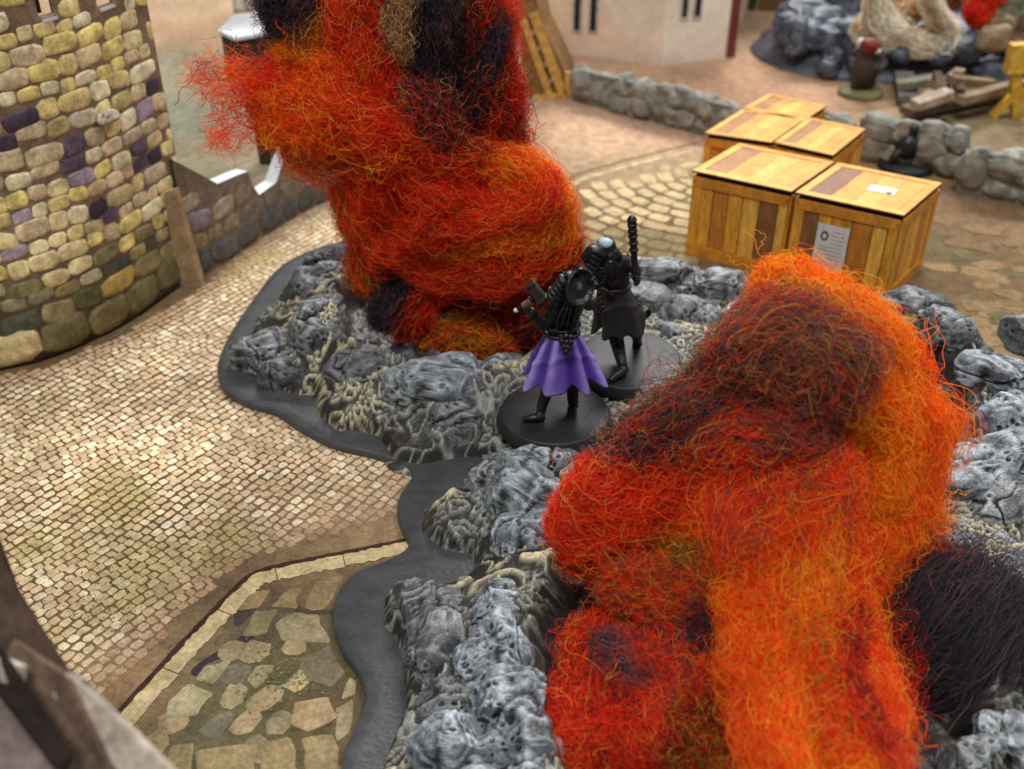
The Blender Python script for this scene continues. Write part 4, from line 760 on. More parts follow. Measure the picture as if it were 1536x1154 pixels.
tb_ = obj('card_buttress', V, F, M['card'], None, cols=L(168, 142, 108)); top(tb_, 'narrow upright tan card strip where the stone tower meets the ruined wall', 'buttress')
# ================================================================ card ruin behind the arm of wool
plat = thing('ruin_platform', 'blurred card ruin with white ledge on a dark post behind the orange wool arm', 'ruin', G(405, 250))
Yp = float(G(405, 250)[1])
def wquad(pl): return np.array([PY(x, y, Yy) for x, y, Yy in pl])
A_, B2, C2_, D2_ = PY(329, 46, Yp), PY(354, 56, Yp - .2), PY(420, 44, Yp - .3), PY(338, 28, Yp + 1.4)
zt = float(PY(352, 50, Yp)[2]); Pq = [G(327, 46, zt), G(352, 57, zt), G(440, 42, zt), G(440, 12, zt), G(350, 22, zt)]
V = np.array(Pq + [p - [0, 0, .14] for p in Pq]); F = [[0, 1, 2, 3, 4], [9, 8, 7, 6, 5]] + [[(j + 1) % 5, j, 5 + j, 5 + (j + 1) % 5] for j in range(5)]; obj('ledge', V, F, M['white_card'], plat)
z1 = float(zt - 1.9); Pm = [p + (np.mean(Pq, 0) - p) * .06 for p in Pq]; V = np.array([p - [0, 0, .15] for p in Pm] + [np.array([p[0], p[1], z1]) for p in Pm]); obj('side_wall', V, F, M['dark_card'], plat)
mid = G(405, 246); obj('post', *hexa((mid[0] - .45, mid[1] - .1, 0), (.95, -.15, 0), (.2, .9, 0), (0, 0, z1 + .2)), M['dark_card'], plat)
pb = np.array([Pq[4][:2] + [.0, .1], Pq[3][:2]]); pd = np.r_[0, np.linalg.norm(pb[1] - pb[0])]
up = [np.append(pb[0], zt + .0), np.append(pb[1], zt), np.append(pb[1], zt + 3.4), np.append(pb[0], zt + 3.0)]; V = np.array(up + [p + [0, .3, 0] for p in up]); obj('upper_wall', V, [[0, 1, 2, 3], [7, 6, 5, 4], [0, 3, 7, 4], [3, 2, 6, 7], [2, 1, 5, 6]], M['card'], plat, cols=L(176, 158, 130))
for i in range(5):
    for j in range(4):
        s0 = (i + .5 + .3 * (j % 2)) * pd[1] / 5
        if s0 < pd[1] - .3:
            c = [L(206, 194, 168), L(200, 180, 110), L(160, 144, 138), L(186, 168, 148)][r.randint(4)]; o = stone_on(pb, pd, s0, .4 + .75 * j, .95, .62, c, plat, r); o.location.z += zt
# ================================================================ GREY STONE GARDEN WALLS
def stone_wall(name, a, b, hgt, label, seed, thick=.9, endlump=False):
    a, b = np.array(a[:2]), np.array(b[:2]); d = b - a; Ln = np.linalg.norm(d); d /= Ln; nn_ = np.array([d[1], -d[0]]); rz = math.atan2(d[1], d[0]); r = np.random.RandomState(seed)
    t = thing(name, label, 'wall', np.append((a + b) / 2, 0), 'low grey cast stone walls across the street'); V, F = hexa(np.append(a - nn_ * -.0 - nn_ * thick * .3 + d * .25, 0), np.append(d * (Ln - .5), 0), np.append(nn_ * thick * .6, 0), (0, 0, hgt * .9))
    obj('wall_core', V, F, M['greystone'], t, cols=L(118, 116, 106)); s = 0; k = 0
    while s < Ln - .3:
        w_ = 1.3 + .9 * r.rand(); hh = hgt * (.94 + .14 * r.rand()); c = a + d * (s + w_ / 2); z0 = 0
        lv = [(.55, .62)] if r.rand() < .4 else [(.28, .55), (.74, .52)]
        for f, e in lv:
            k += 1; rock(np.append(c + nn_ * .06 * r.randn(), hh * f), (w_ * 1.06, thick * 1.05, hh * e * (1.5 if len(lv) == 1 else 1.15)), rz + .05 * r.randn(), seed * 31 + k, t, 4, 1.0, (158, 156, 144), 0, 0, 0, .7, 'stone', M['greystone'], (112, 110, 102))
        s += w_ * .66
    return t
g = lambda *a: G(*a)[:2]
stone_wall('stone_wall', g(856, 148), g(1100, 212), 1.9, 'low grey lumpy stone wall running from the yellow stairs to behind the crates', 3)
stone_wall('stone_wall', g(1110, 213), g(1268, 232), 1.9, 'short grey stone wall piece half hidden behind the crate stack', 8)
stone_wall('stone_wall', g(1275, 232), g(1420, 262), 2.1, 'grey stone wall piece with tall rounded end beside the small black figure', 4, 1.1)
stone_wall('stone_wall', g(1424, 286), g(1640, 322), 2.0, 'grey lumpy stone wall piece at the right edge right of the gap', 5, 1.1)
# ================================================================ PALE HOUSE
house = thing('pale_house', 'pale plaster house with narrow black twin windows and dark red corner at the top', 'house', G(991, 98))
hc0, hc1, hc2 = G(800, 74), G(991, 100), G(1092, 87); Hh = 9.0
def hwall(a, b, col): 
    d = (b - a); n_ = np.array([d[1], -d[0], 0]) / np.linalg.norm(d); ns = 24; V = np.array([a + d * i / ns + [0, 0, Hh * j / ns] for i in range(ns + 1) for j in range(ns + 1)])
    st_ = np.exp(-V[:, 2:3] * 1.0) * .8; nz_ = fbm(V, .35, 3, 81)[:, None]; c = col * (1 - .0 * st_) ; c = c * (1 - np.clip(nz_ * 1.5, 0, .6)) + L(246, 204, 166) * np.clip(nz_ * 1.5, 0, .6)
    c = c * (1 - st_ * .6) + L(206, 178, 168) * st_ * .6
    V2 = V - n_ * .25; F = grid_faces(ns + 1, ns + 1).tolist(); obj('wall', np.vstack([V, V2]), F + [[q + len(V) for q in f][::-1] for f in F], M['plaster'], house, cols=np.vstack([c, c])); return d / np.linalg.norm(d), n_
M['plaster'] = mat('printed_plaster', attr=True, rough=.6, spec=.3, n_scale=.8, n_amt=.1, fine=3, f_amt=.06, bump=0); col_h = L(246, 230, 206); d1_, n1_ = hwall(hc0, hc1, col_h); d2h, n2h = hwall(hc1, hc2, L(248, 240, 222))
hb = hc2 + np.array([3.5, 12, 0]); hwall(hc2, hb, L(214, 196, 176))
obj('corner_post', *hexa(hc2 + [-.15, -.12, 0], (.55, .2, 0), (-.1, .5, 0), (0, 0, Hh)), M['card'], house, cols=L(118, 58, 58))
def slit(px0, px1, py0, Y_a, Y_b, d_, n_, a):
    # window pair placed on the wall plane through a with direction d_
    def onw(px, py):
        rr = ray(px, py); A = np.array([[rr[0], -d_[0]], [rr[1], -d_[1]]]); t, s = np.linalg.solve(A, a[:2]); return np.array([0, 0, CH]) + rr * t
    p = onw(px0, py0); q = onw(px1, py0); wv = (q - p) * [1, 1, 0]; Wt = 1.9
    f = obj('window', *hexa(p - d_ * .12 - [0, 0, .14] + n_ * .005, wv + d_ * .24, (0, 0, Wt + .3), n_ * .06), M['card'], house, cols=L(196, 188, 190))
    obj('window_opening', *hexa(p + n_ * .05, wv, (0, 0, Wt), n_ * .025), M['ink'] if False else M['black'], f)
for x0, x1, y in ((861, 870, 45), (885, 894, 46)): slit(x0, x1, y, 0, 0, d1_, n1_, hc0)
for x0, x1, y in ((1022, 1029, 26), (1041, 1049, 25)): slit(x0, x1, y, 0, 0, d2h, n2h, hc1)
# ================================================================ yellow timber stair behind the tall fire
stair = thing('timber_stair', 'yellow brown sloping timber framed stair against the pale house beside the tall flame', 'stair', G(820, 150))
sb = G(848, 146); sa = G(790, 128)
def bar(a, b, w_, d_, m, par, name, col): 
    a, b = np.asarray(a, float), np.asarray(b, float); t = b - a; n_, b_ = frame_of(t); return obj(name, *hexa(a - n_ * w_ / 2 - b_ * d_ / 2, n_ * w_, b_ * d_, t), m, par, cols=np.array(col))
Ys = sb[1]
V = np.array([G(790, 146), sb, PY(850, 112, Ys), PY(815, 40, Ys), PY(790, -60, Ys), PY(760, -60, Ys)]); V = np.vstack([V, V + [.5, 2.4, 0]]); obj('side_panel', V, [[0, 1, 2, 3, 4, 5], [11, 10, 9, 8, 7, 6]] + [[(j + 1) % 6, j, 6 + j, 6 + (j + 1) % 6] for j in range(6)], M['card'], stair, cols=L(140, 104, 62))
for p0, p1, wv in (((846, 146), (800, 20), .45), ((826, 148), (785, 30), .35), ((800, 148), (850, 143), .4), ((850, 146), (853, 108), .35)): bar(PY(*p0, Ys - .15), PY(*p1, Ys - .15), wv, .25, M['card'], stair, 'beam', lin(206, 160, 84))
for k in range(5): bar(PY(806 + 9 * k, 40 + 24 * k, Ys - .1), PY(790 + 9 * k, 62 + 24 * k, Ys - .1), .16, .12, M['card'], stair, 'brace', lin(190, 168, 150))
# ================================================================ beige building far behind, its foot in view
far = thing('beige_building', 'beige building foot with dark green shutter at the very top behind the rear crater', 'building', G(1200, 26))
fa, fb = G(1108, 14), G(1290, 24); d_ = fb - fa; n_ = np.array([d_[1], -d_[0], 0]) / np.linalg.norm(d_); obj('wall', *hexa(fa, d_, -n_ * 4, (0, 0, 8)), M['card'], far, cols=L(176, 160, 118))
obj('door_panel', *hexa(fa + d_ * .16 + n_ * .01, d_ * .3, n_ * .1, (0, 0, 4)), M['card'], far, cols=L(112, 84, 50)); obj('shutter', *hexa(fa + d_ * .02 + n_ * .02, d_ * .12, n_ * .14, (0, 0, 4)), M['card'], far, cols=L(44, 62, 48)); obj('pillar', *hexa(fa + d_ * .95, d_ * .06, n_ * .4, (0, 0, 5)), M['card'], far, cols=L(120, 56, 50))
# ================================================================ REAR CRATER with smoke ring
rc = thing('rear_crater_terrain', 'blurred blue grey slate crater piece in the far right background under a cream smoke ring', 'terrain piece', G(1350, 120))
ro = catmull([G(x, y)[:2] for x, y in [(1128, 66), (1135, 88), (1175, 106), (1230, 118), (1290, 124), (1370, 128), (1500, 128), (1640, 130), (1700, 80), (1600, 50), (1500, 40), (1400, 30), (1280, 32), (1180, 44)]], 90, True)
n = len(ro); cR = ro.mean(0); V = []; 
for f, z_ in ((1, .02), (.985, .3), (.93, .5), (.85, 1.3), (.75, 1.9), (.6, 1.6), (.4, .8), (.15, .6)):
    q = cR + (ro - cR) * f; V.append(np.hstack([q, np.full((n, 1), z_)]))
V = np.vstack(V); V[n:, 2] += .45 * fbm(V[n:], .8, 4, 91); V[n:] += .3 * np.stack([vn(V[n:], .7, 92), vn(V[n:], .7, 93), 0 * V[n:, 2]], 1)
nz_ = fbm(V, 1.1, 4, 94)[:, None]; obj('slate_slope', V, grid_faces(8, n, True).tolist() + [[7 * n + j for j in range(n)]], M['rock'], rc, True, cols=L(72, 76, 86) * (1 + 1.3 * nz_))
for k in range(54):
    a = rs.randint(n); f = .6 + .36 * rs.rand(); q = cR + (ro[a] - cR) * f; 
    rock((q[0], q[1], .8 + 1.0 * (f < .9)), (1.6 + 2.6 * rs.rand(), 1.2 + 1.2 * rs.rand(), 1.1 + .9 * rs.rand()), rs.rand() * 3, 300 + k, rc, 4, .62, (128, 138, 156), name='rock')
ring_ = thing('wool_smoke_ring', 'cream white wool smoke ring standing on the blurred rear crater', 'wool smoke', G(1350, 80, 1.5))
Yr = float(G(1350, 95, 1.0)[1])
def F3(pts, pal, cnt, rt=ring_, **k): return tuft(rt, pts, pal, cnt, Yb=Yr, rad=.02, curl=.05, length=3, wild=.02, fuzz=.05, **k)
F3([(1312, -30, 20), (1316, 15, 18), (1332, 46, 17), (1370, 64, 15), (1412, 62, 14), (1422, 46, 13), (1404, 15, 16), (1385, -30, 20)], {'W': 6, 'B': 1}, 1500, label='cream looped roll')
F3([(1280, 46, 20, .3), (1310, 52, 24, .2), (1340, 66, 20, 0)], {'W': 4, 'B': 2}, 500); F3([(1345, 10, 28, 1.5), (1365, 40, 28, 1.5)], {'W': 2, 'B': 3, 'N': 1}, 500)
fl = thing('red_wool_tuft', 'small blurred bright red wool tuft at the top right corner', 'wool tuft', G(1475, 60, 1.5))
F3([(1460, 38, 12, 1), (1470, 20, 22, 1), (1480, 0, 22, 1), (1490, -25, 20, 1)], {'R': 8, 'D': 1}, 600, rt=fl)
F3([(1408, 20, 16, 2), (1415, 0, 18, 2), (1425, -20, 16, 2)], {'N': 4, 'D': 2, 'K': 2}, 300, rt=fl)
# rubble heap of tan stones under the red tuft
hp = thing('tan_rubble_heap', 'heap of tan and brown stones below the red wool tuft at the right edge', 'rubble', G(1510, 75, 1))
for k, (x, y, s_, c) in enumerate([(1492, 56, 1.9, (176, 150, 116)), (1520, 60, 1.5, (140, 110, 84)), (1505, 38, 1.4, (150, 128, 96)), (1530, 36, 1.8, (112, 84, 66)), (1515, 14, 1.8, (122, 128, 96)), (1545, 66, 1.6, (170, 120, 96))]):
    rock(PY(x, y, Yr - .5 + .3 * k), (s_ * 1.2, s_, s_ * .8), k, 400 + k, hp, 3, 1, c, name='stone', m=M['greystone'], dark=tuple(v * .5 for v in c))
# ================================================================ potted red-capped piece, timber heap, yellow trestle
pot = thing('red_capped_figurine', 'dark figurine with red top and pale staff on an olive base before the rear crater', 'figurine', G(1290, 142))
pc0 = G(1290, 142); V, F = lathe([(1.15, 0), (1.2, .15), (1.1, .3), (.2, .3)], pc0, 28); obj('base', V, F, M['greystone'], pot, True, cols=L(120, 112, 72))
V, F = merge([ell(pc0 + [0, 0, 1.3], (.75, .6, .9)), ell(pc0 + [.1, 0, 2.2], (.6, .5, .6)), tube([pc0 + [-.3, 0, 0.4], pc0 + [-.3, 0, 1.4]], .35), tube([pc0 + [.4, 0, 0.4], pc0 + [.3, 0, 1.4]], .35), tube([pc0 + [.4, 0, 2.3], pc0 + [.9, -.3, 1.7], pc0 + [.5, -.7, 1.5]], .22)])[:2]; fused('body', [(V, F)], M['dark_card'], pot, .1)
V, F = ell(pc0 + [0, -.2, 2.6], (.6, .5, .4), (0, .3, 0)); obj('red_cap', V, F, M['card'], pot, True, cols=L(120, 36, 34)); V, F = ell(pc0 + [.3, -.5, 2.45], (.22, .15, .16)); obj('pale_badge', V, F, M['white_card'], pot, True)
obj('staff', *tube([PY(1306, 105, pc0[1]), PY(1295, 72, pc0[1])], .1), M['card'], pot, True, cols=L(110, 130, 84)); obj('staff_knob', *ell(PY(1292, 64, pc0[1]), (.24, .24, .24), sub=2), M['white_card'], pot, True)
tim = thing('broken_timber_heap', 'heap of broken brown planks and logs between the garden wall and rear crater', 'timber heap', G(1420, 160))
for k, (x0, y0, z0, x1, y1, z1, w_, c) in enumerate([(1360, 168, .4, 1520, 132, .6, 1.0, (104, 88, 70)), (1385, 152, 1.2, 1440, 108, 1.4, .5, (146, 130, 104)), (1400, 128, 1.6, 1418, 150, .8, .9, (92, 72, 54)), (1372, 158, 1.2, 1425, 140, 1.6, .75, (160, 144, 126)), (1425, 120, 1.8, 1490, 126, 1.2, .7, (130, 110, 86)), (1440, 150, 1.2, 1535, 125, 1.2, .55, (142, 122, 96)), (1345, 128, .8, 1400, 120, 1.2, .9, (128, 124, 108)), (1405, 112, 1.8, 1412, 140, 1.4, .4, (86, 68, 50)), (1435, 112, 1.8, 1440, 140, 1.4, .4, (86, 68, 50)), (1355, 112, .6, 1362, 150, .4, 1.0, (110, 106, 98))]):
    bar(G(x0, y0, z0), G(x1, y1, z1), w_, .4, M['wood'], tim, 'plank', lin(c))
tr = thing('yellow_trestle', 'small yellow painted trestle at the right edge before the rear crater', 'trestle', G(1525, 180)); zt_ = 3.2
c0 = G(1530, 178); bar(c0 + [-.2, 0, 0.05], PY(1523, 92, c0[1]), .5, .4, M['card'], tr, 'post', lin(206, 164, 56)); bar(G(1488, 176), PY(1524, 138, c0[1]), .45, .35, M['card'], tr, 'leg', lin(214, 170, 60)); bar(G(1575, 176), PY(1530, 138, c0[1]), .45, .35, M['card'], tr, 'leg', lin(196, 150, 50)); bar(PY(1512, 88, c0[1]), PY(1580, 84, c0[1]), .6, 1.4, M['card'], tr, 'top_board', lin(216, 174, 66)); bar(G(1498, 150), PY(1535, 130, c0[1] + 2), .35, .35, M['card'], tr, 'leg', lin(206, 164, 56))
# ================================================================ blurred timber frame close to the lens, lower left
tf = thing('timber_building', 'blurred brown timber frame very close to the camera in the lower left corner', 'timber frame', (-7.5, 9.5, 0))
def NP(px, py, t): return np.array([0, 0, CH]) + ray(px, py) * t
V, F = merge([(lambda a, b, w1, w2: (np.array([NP(a[0], a[1], a[2]), NP(a[0] - w1, a[1] + 30, a[2] + .1), NP(b[0] - w2, b[1] + 30, b[2] + .1), NP(b[0], b[1], b[2]), NP(a[0], a[1], a[2] + 1.2), NP(a[0] - w1, a[1] + 30, a[2] + 1.3), NP(b[0] - w2, b[1] + 30, b[2] + 1.3), NP(b[0], b[1], b[2] + 1.2)]), [[0, 1, 2, 3], [7, 6, 5, 4], [0, 3, 7, 4], [3, 2, 6, 7], [2, 1, 5, 6], [1, 0, 4, 5]]))((-60, 740, 15.5), (110, 1015, 14.5), 110, 110)])
obj('dark_beam', V, F, M['wood'], tf, cols=L(84, 66, 54))
def slab(quad, th, name, col, lab=None):
    q = np.array([NP(*p) for p in quad]); n_ = np.cross(q[1] - q[0], q[2] - q[0]); n_ /= np.linalg.norm(n_)
    if n_ @ ray(60, 1000) < 0: n_ = -n_
    V = np.vstack([q, q + n_ * th]); m = len(q); return obj(name, V, [list(range(m)), [m + j for j in range(m)][::-1]] + [[(j + 1) % m, j, m + j, m + (j + 1) % m] for j in range(m)], M['wood'], tf, cols=L(*col), label=lab)
slab([(100, 1008, 14.3), (78, 1042, 14.2), (215, 1200, 13.7), (300, 1200, 13.5)], .4, 'pale_rail', (176, 164, 148))
slab([(102, 1020, 14.15), (20, 960, 14.6), (-20, 1040, 14.4), (110, 1200, 13.6), (180, 1190, 13.6)], .5, 'brace', (104, 84, 70))
slab([(-60, 980, 14.2), (-10, 1010, 14.2), (90, 1120, 13.8), (110, 1260, 13.2), (-120, 1260, 13.2)], .4, 'board', (124, 108, 102))
slab([(-20, 960, 14.0), (6, 975, 14.0), (110, 1130, 13.5), (90, 1160, 13.5), (-20, 1010, 14.0)], .3, 'edge_strip', (48, 38, 32))
slab([(-5, 985, 14.0), (28, 1000, 13.95), (26, 1030, 13.9), (0, 1022, 13.9)], .2, 'pale_chip', (190, 180, 164))
pf = NP(-40, 1150, 13.8); obj('post', *hexa((pf[0] - 1.0, pf[1] - .4, 0), (.8, 0, 0), (0, .8, 0), (0, 0, pf[2])), M['wood'], tf, cols=L(90, 72, 58))
obj('post', *hexa((NP(-60, 760, 15.7)[0] - .9, NP(-60, 760, 15.7)[1], 0), (.8, 0, 0), (0, .8, 0), (0, 0, NP(-60, 760, 15.7)[2])), M['wood'], tf, cols=L(90, 72, 58))
#@@FIG
# ================================================================ PAINTED MINIATURES
def mini_base(B, root, r_=1.5, tilt=(0, 0, 0), slot=None):
    V, F = lathe([(r_ * 1.06, -.34), (r_ * 1.07, -.30), (r_ * 1.0, -.04), (r_ * .985, -.008), (r_ * .96, 0), (r_ * .5, 0), (.05, 0)], (0, 0, 0), 72); V = V @ rotm(*tilt).T + B
    o = obj('round_base', V, F, M['base'], root, True); o.data.polygons.foreach_set('use_smooth', [True] * len(o.data.polygons))
    if slot is not None: s = np.asarray(slot); obj('base_slot', *hexa(s, (.26, .12, 0), (-.08, .17, 0), (0, 0, .004)), M['ink'] if False else M['crate_dark'], o)
    return o
def hand(at, axis, out, s, m, par, curl=1.0):
    """palm, four bent fingers and a thumb closed round a shaft running along axis"""
    axis = axis / np.linalg.norm(axis); out = out - axis * (out @ axis); out /= np.linalg.norm(out); sd = np.cross(axis, out); P = []
    P.append(ell(at - out * .35 * s, (.42 * s, .42 * s, .42 * s), sub=2))
    for i, ln in enumerate((.95, 1.05, 1.0, .85)):
        b = at - out * .35 * s + axis * s * (.5 - .33 * i); P.append(tube([b + sd * .32 * s, b + sd * .5 * s * ln + out * .35 * s, b + sd * .18 * s + out * .75 * s * ln, b - sd * .22 * s + out * .55 * s], [.15 * s, .145 * s, .13 * s, .1 * s], 8, 10))
    b = at - out * .35 * s + axis * .5 * s; P.append(tube([b - sd * .3 * s, b - sd * .5 * s + out * .3 * s + axis * .15 * s, b - sd * .2 * s + out * .62 * s + axis * .1 * s], [.18 * s, .16 * s, .12 * s], 8, 8))
    return merge(P)[:2]
def cone(b, tip, r_, k=8): return tube([b, b + (tip - b) * .5, tip], [r_, r_ * .55, .006], k)
# ---- near figurine: violet skirt, hammer
B1 = G(832, 617, 1.62); z1b = 1.62; Y1 = B1[1]
f1 = thing('miniature_figure', 'miniature warrior in a violet skirt raising a hammer, seen from behind', 'figurine', B1 - [0, 0, .34])
p = lambda x, y, dy=0.0: PY(x, y, Y1 + dy)
mini_base(B1, f1, 1.5, slot=G(874, 588, z1b + .004))
g1 = lambda x, y, h_: G(x, y, z1b + h_)
up = np.array([0, 0, 1.])
body = [tube([p(826, 548), p(824, 575, -.05), g1(814, 606, .42), g1(811, 622, .14)], [.24, .2, .15, .12], 10, 12), tube([g1(816, 624, .12), g1(800, 627, .12), g1(783, 629, .07)], [.14, .13, .06], 10, 8, .9),
 tube([p(858, 548), p(859, 572), g1(859, 600, .3), g1(859, 607, .1)], [.22, .19, .15, .12], 10, 10), tube([g1(856, 607, .1), g1(866, 602, .08)], [.13, .08], 8, 5),
 tube([p(842, 505), p(845, 482, -.03), p(850, 458, -.05), p(856, 436, 0), p(866, 422, .15)], [.4, .38, .46, .44, .22], 14, 16, .8), ell(p(876, 417, .42), (.2, .22, .25)),
 tube([p(840, 447, -.1), p(828, 472, -.2), p(817, 489, -.3), p(805, 479, -.4), p(793, 464, -.48)], [.24, .19, .15, .13, .09], 10, 16),
 tube([p(868, 440, .2), p(884, 458, .4), p(894, 446, .5)], [.2, .16, .1], 10, 10), ell(p(838, 452, -.12), (.3, .28, .3)), ell(p(845, 436, -.15), (.3, .3, .34)), ell(p(855, 420, -.05), (.26, .26, .24))]
fused('body', body, M['black'], f1, .028)
for (x, y, dy, rr, tlt) in [(838, 462, -.12, .3, .5), (842, 474, -.08, .36, .1), (846, 486, -.05, .4, 0), (836, 445, -.16, .3, .8), (830, 470, -.2, .22, .9)]:
    a = np.linspace(0, 2 * math.pi, 25)[:-1]; ring = np.stack([rr * np.cos(a), rr * .85 * np.sin(a), 0 * a], 1) @ rotm(.15, tlt, 0).T + p(x, y, dy); ring = np.vstack([ring, ring[:1]]); obj('armour_band', *tube(ring, .04, 6), M['black'], f1, True)
a = np.linspace(0, 2 * math.pi, 31); wst = p(843, 498)
obj('belt', *tube(np.stack([wst[0] + .43 * np.cos(a), wst[1] + .36 * np.sin(a), wst[2] + 0 * a], 1), .06, 8), M['black'], f1, True)
def skirt(cen_top, cen_hem, r0, r1, name, m, par, folds, colfun, seed, wing=None, nz=26, nt=120):
    r = np.random.RandomState(seed); ph = r.rand(4) * 6.28; th_a = np.arange(nt) * 2 * math.pi / nt; V = []; Cc = []
    for k in range(nz):
        t = k / (nz - 1); c = cen_top * (1 - t) + cen_hem * t; f = .6 * np.sin(folds * th_a + ph[0]) + .45 * np.sin((folds + 3) * th_a + ph[1] + t) + .3 * np.sin(3 * th_a + ph[2])
        R = (r0 + (r1 - r0) * (t ** .85)) * (1 + .2 * (t ** .7) * f); dz = -.16 * t ** 4 * f; wg = 0
        if wing: wg = np.exp(-((np.angle(np.exp(1j * (th_a - wing[0])))) / wing[1]) ** 2); R = R + wing[2] * wg * t ** 1.5; dz = dz + wing[3] * wg * t ** 2
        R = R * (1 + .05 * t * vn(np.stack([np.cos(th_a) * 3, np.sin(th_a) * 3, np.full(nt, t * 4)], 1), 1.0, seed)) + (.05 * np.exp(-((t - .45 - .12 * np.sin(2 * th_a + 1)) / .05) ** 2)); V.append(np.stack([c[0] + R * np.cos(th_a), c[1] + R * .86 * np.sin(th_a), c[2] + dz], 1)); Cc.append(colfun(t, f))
    n1 = len(V); inner = [v * [1, 1, 1] for v in V]; Vo = np.vstack(V); Vi = []
    for k in range(n1 - 1, -1, -3):
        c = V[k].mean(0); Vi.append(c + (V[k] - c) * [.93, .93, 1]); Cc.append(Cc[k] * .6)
    V = np.vstack([Vo] + Vi); F = grid_faces(n1 + len(Vi), nt, True); return obj(name, V, F[:, ::-1], m, par, True, cols=np.vstack(Cc))
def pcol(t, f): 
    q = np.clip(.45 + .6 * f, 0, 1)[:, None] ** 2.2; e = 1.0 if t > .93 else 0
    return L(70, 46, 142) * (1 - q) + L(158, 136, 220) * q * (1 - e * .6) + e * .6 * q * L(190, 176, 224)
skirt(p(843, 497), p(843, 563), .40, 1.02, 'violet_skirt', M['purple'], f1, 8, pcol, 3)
for k, (x, y) in enumerate([(842, 506), (849, 505), (856, 506), (843, 513), (850, 514), (856, 514), (846, 521), (852, 522), (849, 528)]):
    obj('pouch', *ell(p(x, y, -.55 - .02 * k), (.085, .08, .1), sub=2), M['black'], f1, True)
obj('chain', *tube([p(838, 502, -.44), p(846, 508, -.5), p(858, 503, -.44)], .03, 6, 14), M['black'], f1, True)
rb_ = np.random.RandomState(4)
for k in range(5): obj('pauldron_plate', *ell(p(833 + 3.2 * k, 449 - 7 * k, -.3 - .02 * k), (.27 - .02 * k, .2, .13), (.2, .7, 0), sub=3), M['black'], f1, True)
for k in range(10): obj('back_gear', *hexa(p(838 + 22 * rb_.rand(), 458 + 34 * rb_.rand(), -.46), (.13, .03, .03), (0, .1, 0), (-.03, 0, .12)), M['black'], f1)
for k in range(4): obj('strap', *tube([p(836 + 7 * k, 492, -.42), p(838 + 8 * k, 476, -.5), p(846 + 6 * k, 462, -.48)], .035, 6, 10), M['black'], f1, True)
# round shield on the back
sc_ = p(869, 431, -.5); nrm_ = np.array([.42, -.82, .38]); nrm_ /= np.linalg.norm(nrm_); q = Vector((0, 0, 1)).rotation_difference(Vector(nrm_)); Rq = np.array(q.to_matrix())
V, F = lathe([(.0, -.06), (.44, -.06), (.5, .0), (.5, .07), (.46, .1), (.41, .08), (.38, .03), (.3, -.0), (.16, .02), (.0, .05)], (0, 0, 0), 40); V = V * [.78, .98, 1]
shd = obj('shield', V @ Rq.T + sc_, F, M['black'], f1, True)
for k in range(16):
    a = k * 2 * math.pi / 16; obj('rivet', *ell(np.array([.455 * .78 * math.cos(a), .455 * .98 * math.sin(a), .095]) @ Rq.T + sc_, (.028, .028, .028), sub=1), M['black'], shd, True)
for (x0, y0, x1, y1, d0) in [(866, 415, 866, 391, -.4), (854, 421, 843, 407, -.45), (852, 430, 832, 426, -.45), (862, 416, 858, 401, -.2), (884, 424, 893, 415, -.45)]:
    obj('spike', *cone(p(x0, y0, d0), p(x1, y1, d0), .075), M['black'], f1, True)
# hammer and hand
h0, h1 = p(774, 466, -.52), p(811, 440, -.52); ax = (h1 - h0) / np.linalg.norm(h1 - h0); hd = p(804, 438, -.5); la = p(821, 452, -.5) - p(789, 425, -.42); la -= ax * (la @ ax); Ll = np.linalg.norm(la); la /= Ll; wd_ = np.cross(ax, la)
obj('hammer_handle', *tube([h0, h1], .045, 10), M['black'], f1, True); obj('hammer_pommel', *ell(h0, (.065, .065, .065), sub=2), M['white_card'], f1, True)
hm = obj('hammer_head', *hexa(hd - la * .27 - ax * .13 - wd_ * .13, la * .54, ax * .26, wd_ * .26), M['metal'], f1); bv = hm.modifiers.new('bevel', 'BEVEL'); bv.width = .035; bv.segments = 2
for e in (-.28, .2): o = obj('hammer_band', *hexa(hd + la * e - ax * .155 - wd_ * .155, la * .08, ax * .31, wd_ * .31), M['metal'], hm); bv = o.modifiers.new('bevel', 'BEVEL'); bv.width = .015
ha = h0 + (h1 - h0) * .42; V, F = hand(ha, ax, ha - p(800, 470, -.4), .2, M['brown'], f1); obj('gloved_hand', V, F, M['brown'], f1, True)
obj('cuff', *tube([p(794, 465, -.47), p(800, 473, -.43)], [.11, .14], 10), M['black'], f1, True)
